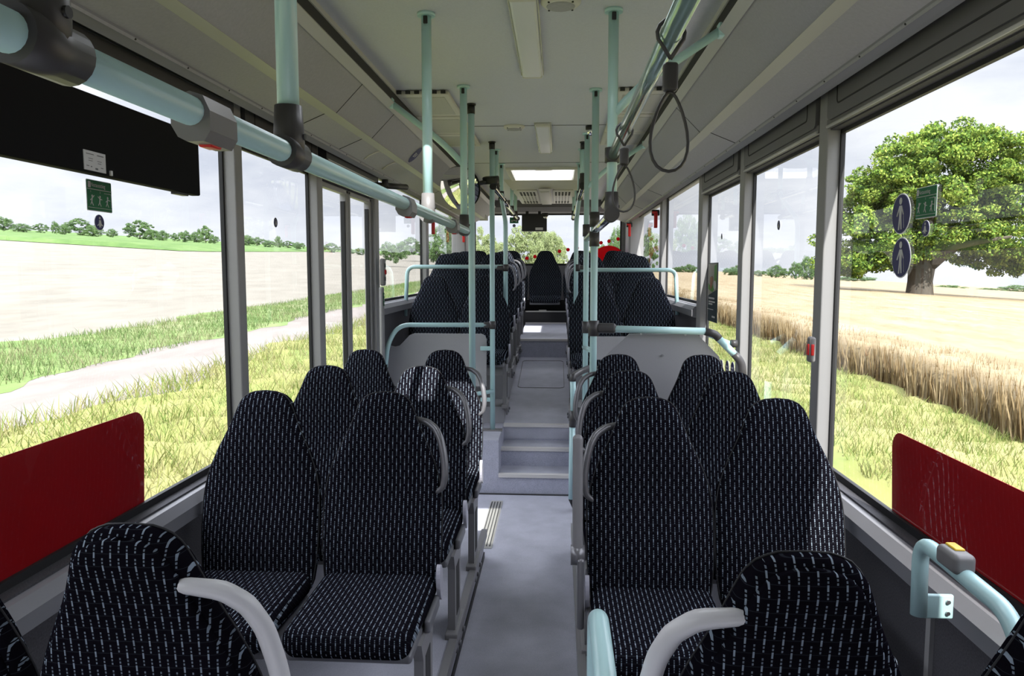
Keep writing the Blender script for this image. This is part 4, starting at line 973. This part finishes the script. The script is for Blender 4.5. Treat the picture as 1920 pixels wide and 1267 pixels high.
def strip(name,xa,xb,m_,ja=(0,0),jb=(0,0),z=0,nx=6,bump=0,ymin=-60,ymax=600,label=None):
    Y=[y for y in ys if ymin<=y<=ymax]; v=[]; q=[]
    for y in Y:
        a=(xa(y) if callable(xa) else xa)+jit(y,*ja); b=(xb(y) if callable(xb) else xb)+jit(y,*jb)
        for i in range(nx+1):
            x=a+(b-a)*i/nx; v.append((x,y,gz(x,y)+z+(rng.random()*bump if 0<i<nx else 0)))
    for j in range(len(Y)-1):
        for i in range(nx): k_=j*(nx+1)+i; q.append((k_,k_+1,k_+nx+2,k_+nx+1))
    o=fast_mesh(name,np.array(v),np.array(q),E_[m_],True); o['kind']='structure'
    if label: o['label']=label
    return o
strip('ground_left_verge',-5.3,-1.6,'verge',(1,.5),(0,0),0,10,.12,label='dry grassy verge beside the bus on the left')
strip('ground_left_track',-7.4,-5.0,'gravel',(2,.35),(0,0),-.003,3,label='pale gravel track left of the bus')
strip('ground_left_grass',-9.4,-7.0,'grass',(3,.5),(2,.35),.0,8,.05,label='green grass strip beyond the left track')
strip('ground_left_stubble',-700,-9.2,'stub',(0,0),(3,.3),-.02,24,label='bright pale stubble field on the left')
strip('ground_road',-1.7,3.0,'gravel',(0,0),(4,.12),-.03,3,label='narrow pale road under the bus')
strip('ground_right_verge',2.85,6.4,'verge',(4,.12),(5,.25),0,10,.10,label='green and yellow verge on the right of the road')
# wheat field on the right, standing crop with rough top
def wheat_field():
    v=[];q=[]; xs_=[0,.02]+[.25*i+.2 for i in range(60)]+[16+4*i for i in range(12)]+[70,90,120,160,220,300,450,700]
    Y=[y for y in ys if y>=-25]
    for y in Y:
        x0=6.1+jit(y,5,.25)
        for i,dx in enumerate(xs_):
            x=x0+dx; h=0 if i==0 else .66+.10*rng.random()*(1 if x<40 else .2)
            if i==1: h=.50+.12*rng.random()
            v.append((x+(.05*rng.random() if 0<i<50 else 0),y,gz(x,y)+h))
    n=len(xs_)
    for j in range(len(Y)-1):
        for i in range(n-1): k_=j*n+i; q.append((k_,k_+1,k_+n+1,k_+n))
    o=fast_mesh('ground_wheat_field',np.array(v),np.array(q),E_['wheat'],True); o['kind']='structure'; o['label']='tall ripe wheat field on the right'
wheat_field()
# behind the bus, centre, plain field continues
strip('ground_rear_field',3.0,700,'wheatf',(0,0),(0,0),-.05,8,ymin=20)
# green crop on the left hill
def crop():
    v=[];q=[]; Y=[108+1.5*i for i in range(20)]+[140+6*i for i in range(30)]+[330+20*i for i in range(14)]
    n=40
    for j,y in enumerate(Y):
        xr=-56-max(0,(min(y,317)-118))*.18 if y<317 else -84
        for i in range(n+1): x=-620+(xr+620)*(i/n)**.6; v.append((x,y,gz(x,y)+(.05 if j==0 or i==n else .55+.25*rng.random())))
    for j in range(len(Y)-1):
        for i in range(n): k_=j*(n+1)+i; q.append((k_,k_+1,k_+n+2,k_+n+1))
    o=fast_mesh('ground_green_crop',np.array(v),np.array(q),E_['crop'],True); o['kind']='structure'; o['label']='green crop on the left hill'
crop()
def blades(name,n,xr,yr,h,w,m_,lab,cat,z0=0,edge=None,pw=1.0,lean=.35):
    u=rng.random(n)**pw; y=yr[0]+(yr[1]-yr[0])*u; x=xr[0]+(xr[1]-xr[0])*rng.random(n)
    if edge: x=x+np.array([jit(a,*edge) for a in y])
    z=gz(x,y)+z0; hh=h*(.5+.8*rng.random(n)); a=rng.random(n)*6.283; lx=(rng.random(n)-.5)*2*lean*hh; ly=(rng.random(n)-.5)*2*lean*hh
    dx=np.cos(a)*w; dy=np.sin(a)*w
    V=np.stack([np.stack([x-dx,y-dy,z],1),np.stack([x+dx,y+dy,z],1),np.stack([x+lx*.5+dx*.8,y+ly*.5+dy*.8,z+hh*.6],1),np.stack([x+lx*.5-dx*.8,y+ly*.5-dy*.8,z+hh*.6],1),np.stack([x+lx+dx*.15,y+ly+dy*.15,z+hh],1),np.stack([x+lx-dx*.15,y+ly-dy*.15,z+hh],1)],1).reshape(-1,3)
    b=np.arange(n)[:,None]*6; Q=np.concatenate([b+np.array([[0,1,2,3]]),b+np.array([[3,2,4,5]])],0)
    return tag(fast_mesh(name,V,Q,E_[m_]),lab,cat,kind='stuff')
blades('verge_grass',42000,(-5.4,-1.9),(-2,45),.20,.006,'blade','loose dry grass growing on the left verge','grass',pw=1.7,lean=.8)
blades('verge_grass',40000,(-9.2,-6.95),(-2,60),.13,.006,'bladeg','green grass tufts between the left track and the stubble','grass',pw=1.5,lean=.6)
blades('verge_grass',42000,(3.1,5.9),(-2,45),.16,.006,'blade','green and yellow grass growing on the right verge','grass',pw=1.7,lean=.6)
blades('wheat_stalks',60000,(6.0,7.6),(-2,50),.62,.012,'stalk','brown ripe wheat stalks along the edge of the right field','wheat',edge=(5,.25),pw=1.6,lean=.18)
# trees ------------------------------------------------------------
def leaves_cloud(centers,radii,per,size,flat=.75):
    n=len(centers)*per; C_=np.repeat(centers,per,0); r=np.repeat(radii,per)
    d=rng.normal(size=(n,3)); d/=np.linalg.norm(d,axis=1)[:,None]; rr=r*(.55+.5*rng.random(n)); p=C_+d*rr[:,None]*np.array([1,1,flat])
    a=rng.normal(size=(n,3))+d*.8; a/=np.linalg.norm(a,axis=1)[:,None]
    t=np.cross(a,rng.normal(size=(n,3))); t/=np.linalg.norm(t,axis=1)[:,None]; b=np.cross(a,t); s=size*(.6+.7*rng.random(n))[:,None]
    V=np.stack([p-t*s,p-b*s*.6,p+t*s,p+b*s*.6],1).reshape(-1,3); Q=np.arange(n*4).reshape(-1,4); return V,Q
def branch_mesh(h,r,seed,spread,crown0):
    rn=random.Random(seed); m=MB(); m.tube([(0,0,-.6),(0,0,.2),(.02*h,0,h*.2),(0,.01*h,h*.42)],[r*1.35,r*1.1,r*.85,r*.5],fil=0,seg=14)
    for i in range(9):
        a=i*2.4; z=crown0*h*(.8+.5*rn.random()); L_=spread*(.5+.4*rn.random())
        m.tube([(0,0,z),(math.cos(a)*L_*.4,math.sin(a)*L_*.4,z+h*.13),(math.cos(a)*L_,math.sin(a)*L_,z+h*(.2+.25*rn.random()))],[r*.45,r*.25,r*.08],fil=0,seg=8)
    return m
def tree(name,label,loc,h,w,nclump,per,ls,leafm,group=None,crown0=.2,tr=.035,dome=1.0,rr=.16):
    o=thing(name,label,'tree',loc,rng.random()*6,group)
    cs=[];rs=[]
    zc=h*(crown0+(1-crown0)*.45); hz=h*(1-crown0)*.56
    for i in range(nclump):
        d=rng.normal(size=3); d/=np.linalg.norm(d); f=(rng.random()**.33)*.98
        x,y,z=d[0]*w/2*f,d[1]*w/2*f,d[2]*hz*f
        cs.append((x*(1-.12*max(0,z/hz)),y*(1-.12*max(0,z/hz)),zc+z)); rs.append(rr*w*(.5+.5*rng.random())*.6)
    V,Q=leaves_cloud(np.array(cs),np.array(rs),per,ls); c=fast_mesh('crown',V,Q,E_[leafm]); c.parent=o
    m=branch_mesh(h,tr*h,int(nclump),w*.38,crown0); m.build('trunk',E_['bark'],o); return o
# the big solitary tree: crown lobes placed to its real outline
p0=at(1724,548,Y=82.0); X0,Yt=p0.x,82.0
big=thing('solitary_tree','big spreading green tree standing alone in the right wheat field','tree',(X0,Yt,gz(X0,Yt)))
lobes=[(1.5,13.3,7.0,4.4),(6.3,13.6,3.8,4.0),(-3,12.6,4.2,3.6),(8.0,11,2.8,4.0),(3.2,16.4,4.6,1.8),(-5.8,9.5,3.4,3.2),(-7.2,6.2,3,3.4),(-3.2,6.6,4.2,3.0),(3,8,5.2,3.6),(9.4,7,4.4,3.4),(13.4,6,3.4,2.8),(0,10.5,7,5),(-2.6,4.2,2.6,1.3),(-7.4,4.0,2.6,1.6),(5.6,4.8,3.0,1.3),(9.8,4.2,3.0,1.5),(14.5,3.9,2.6,1.3)]
cs=[];rs=[]
for (lx,lz,lw,lh) in lobes:
    k_=int(12+lw*lh*2.6)
    for i in range(k_):
        d=rng.normal(size=3); d/=np.linalg.norm(d); f=.55+.45*rng.random()
        cs.append((lx+d[0]*lw*f,d[1]*min(lw*1.15,7)*f+(rng.random()-.5)*3,lz+.0+d[2]*lh*f)); rs.append(.65+.75*rng.random())
V,Q=leaves_cloud(np.array(cs),np.array(rs),230,.17,.6); c=fast_mesh('crown',V,Q,E_['leafa']); c.parent=big
m=MB(); m.tube([(0,0,-.8),(0,0,.6),(.0,0,2.0),(.1,0,3.6),(.2,0,6)],[1.7,1.35,1.2,1.3,.7],fil=0,seg=18)
for a,L_,z1 in((.2,7,9),(1.4,5,11),(2.6,7,8),(3.6,6,6.5),(4.6,5,12),(5.6,8,6.5)): m.tube([(0,0,3.0),(math.cos(a)*L_*.4,math.sin(a)*L_*.4,3.4+z1*.35),(math.cos(a)*L_,math.sin(a)*L_,z1)],[.8,.4,.12],fil=0,seg=8)
m.build('trunk',E_['bark'],big)
# distant trees: template crowns copied
tmpl={}
def far_tree(px,pyb,wpx,hpx,D,leafm,label,group,kind=0):
    key=(leafm,kind)
    p=at(px,pyb,Y=D); sc_=1400/D/ (1.0) ; w=wpx/sc_; h=hpx/sc_
    if key not in tmpl: tmpl[key]=tree('hedge_tree','',(0,0,0),10,(15,18,11)[kind],(110,130,70)[kind],130,.22,leafm,crown0=-.02,tr=.02,rr=.17); o=tmpl[key]
    else: o=copy_tree(tmpl[key])
    o.location=(p.x,D,p.z-.3*h*.0); o.rotation_euler=(0,0,rng.random()*6); s=w/(15,18,11)[kind]; o.scale=(s,s,h/10)
    o['label']=label; o['group']=group; o['category']='tree'
left=[(8,428,36,24),(40,431,40,14),(76,433,30,16),(104,434,16,22),(120,436,26,16),(150,438,56,30),(176,441,40,20),(210,441,22,14),(262,446,58,34),(284,447,30,20),(305,448,26,18),(328,449,20,14),(346,450,26,20),(368,451,30,18),(386,452,34,30),(402,453,20,14),(462,457,34,18),(482,459,36,16),(505,460,26,12),(522,461,16,20),(540,462,26,12),(560,464,26,12),(590,466,26,10),(622,470,36,16),(676,475,28,12),(655,474,20,10)]
nm=['first','second','third','fourth','fifth','sixth','seventh','eighth','ninth','tenth','eleventh','twelfth','thirteenth','fourteenth','fifteenth','sixteenth','seventeenth','eighteenth','nineteenth','twentieth','twenty-first','twenty-second','twenty-third','twenty-fourth','twenty-fifth','twenty-sixth']
for i,(a,b,w,h) in enumerate(left): far_tree(a,b+2,w,h,(222,236,250)[i%3],'leafb','distant tree on the left skyline above the green crop, %s from the left'%nm[sorted(left).index((a,b,w,h))],'trees on the left skyline',i%3)
rear=[(728,486,34,32,90),(750,484,40,28,92),(772,474,46,28,150),(800,474,44,20,160),(742,493,12,12,70),(826,484,50,62,78),(850,480,44,78,76),(812,488,30,34,80),(842,494,44,34,72)]
rear.append((790,477,40,20,155))
for i,(a,b,w,h,D) in enumerate(rear): far_tree(a,b,w,h,D,'leafb','bushy green tree seen through the rear left windows, %s from the left'%nm[sorted(rear).index((a,b,w,h,D))],'trees behind the rear left windows',i%3)
pale=[(905,500,60,70,60),(930,505,50,54,62),(975,510,60,88,58),(1005,505,70,98,60),(1030,505,60,72,57),(1046,500,40,50,62),(1120,500,40,46,60),(1158,500,40,70,60),(1218,500,36,68,62)]
for i,(a,b,w,h,D) in enumerate(pale): far_tree(a,b,w,h,D,'leafc' if a<1100 else 'leafb','sunlit pale green tree behind the rear window, %s from the left'%nm[i],'trees behind the rear window',i%3)
rt=[(1276,508,22,11),(1292,508,28,14),(1306,509,20,10),(1370,513,30,14),(1383,514,26,18),(1394,514,24,12),(1425,515,30,10),(1456,516,36,20),(1470,517,20,12),(1492,518,26,28),(1512,519,36,38),(1528,520,24,24),(1268,508,20,9)]
for i,(a,b,w,h) in enumerate(rt): far_tree(a,b+2,w,h,(200,212,224)[i%3],'leafb','distant tree on the right skyline beyond the wheat, %s from the left'%nm[sorted(rt).index((a,b,w,h))],'trees on the right skyline',i%3)
for i,(a,b,w,h) in enumerate(((1780,541,60,8),(1905,545,60,12),(1850,543,40,5),(1600,524,80,8))): far_tree(a,b+2,w,h,240,'leafb','low distant hedge clump beyond the solitary tree, %s'%('at its right','at the frame edge','between trunk and edge','left behind its trunk')[i],'hedge clumps beyond the solitary tree',1)
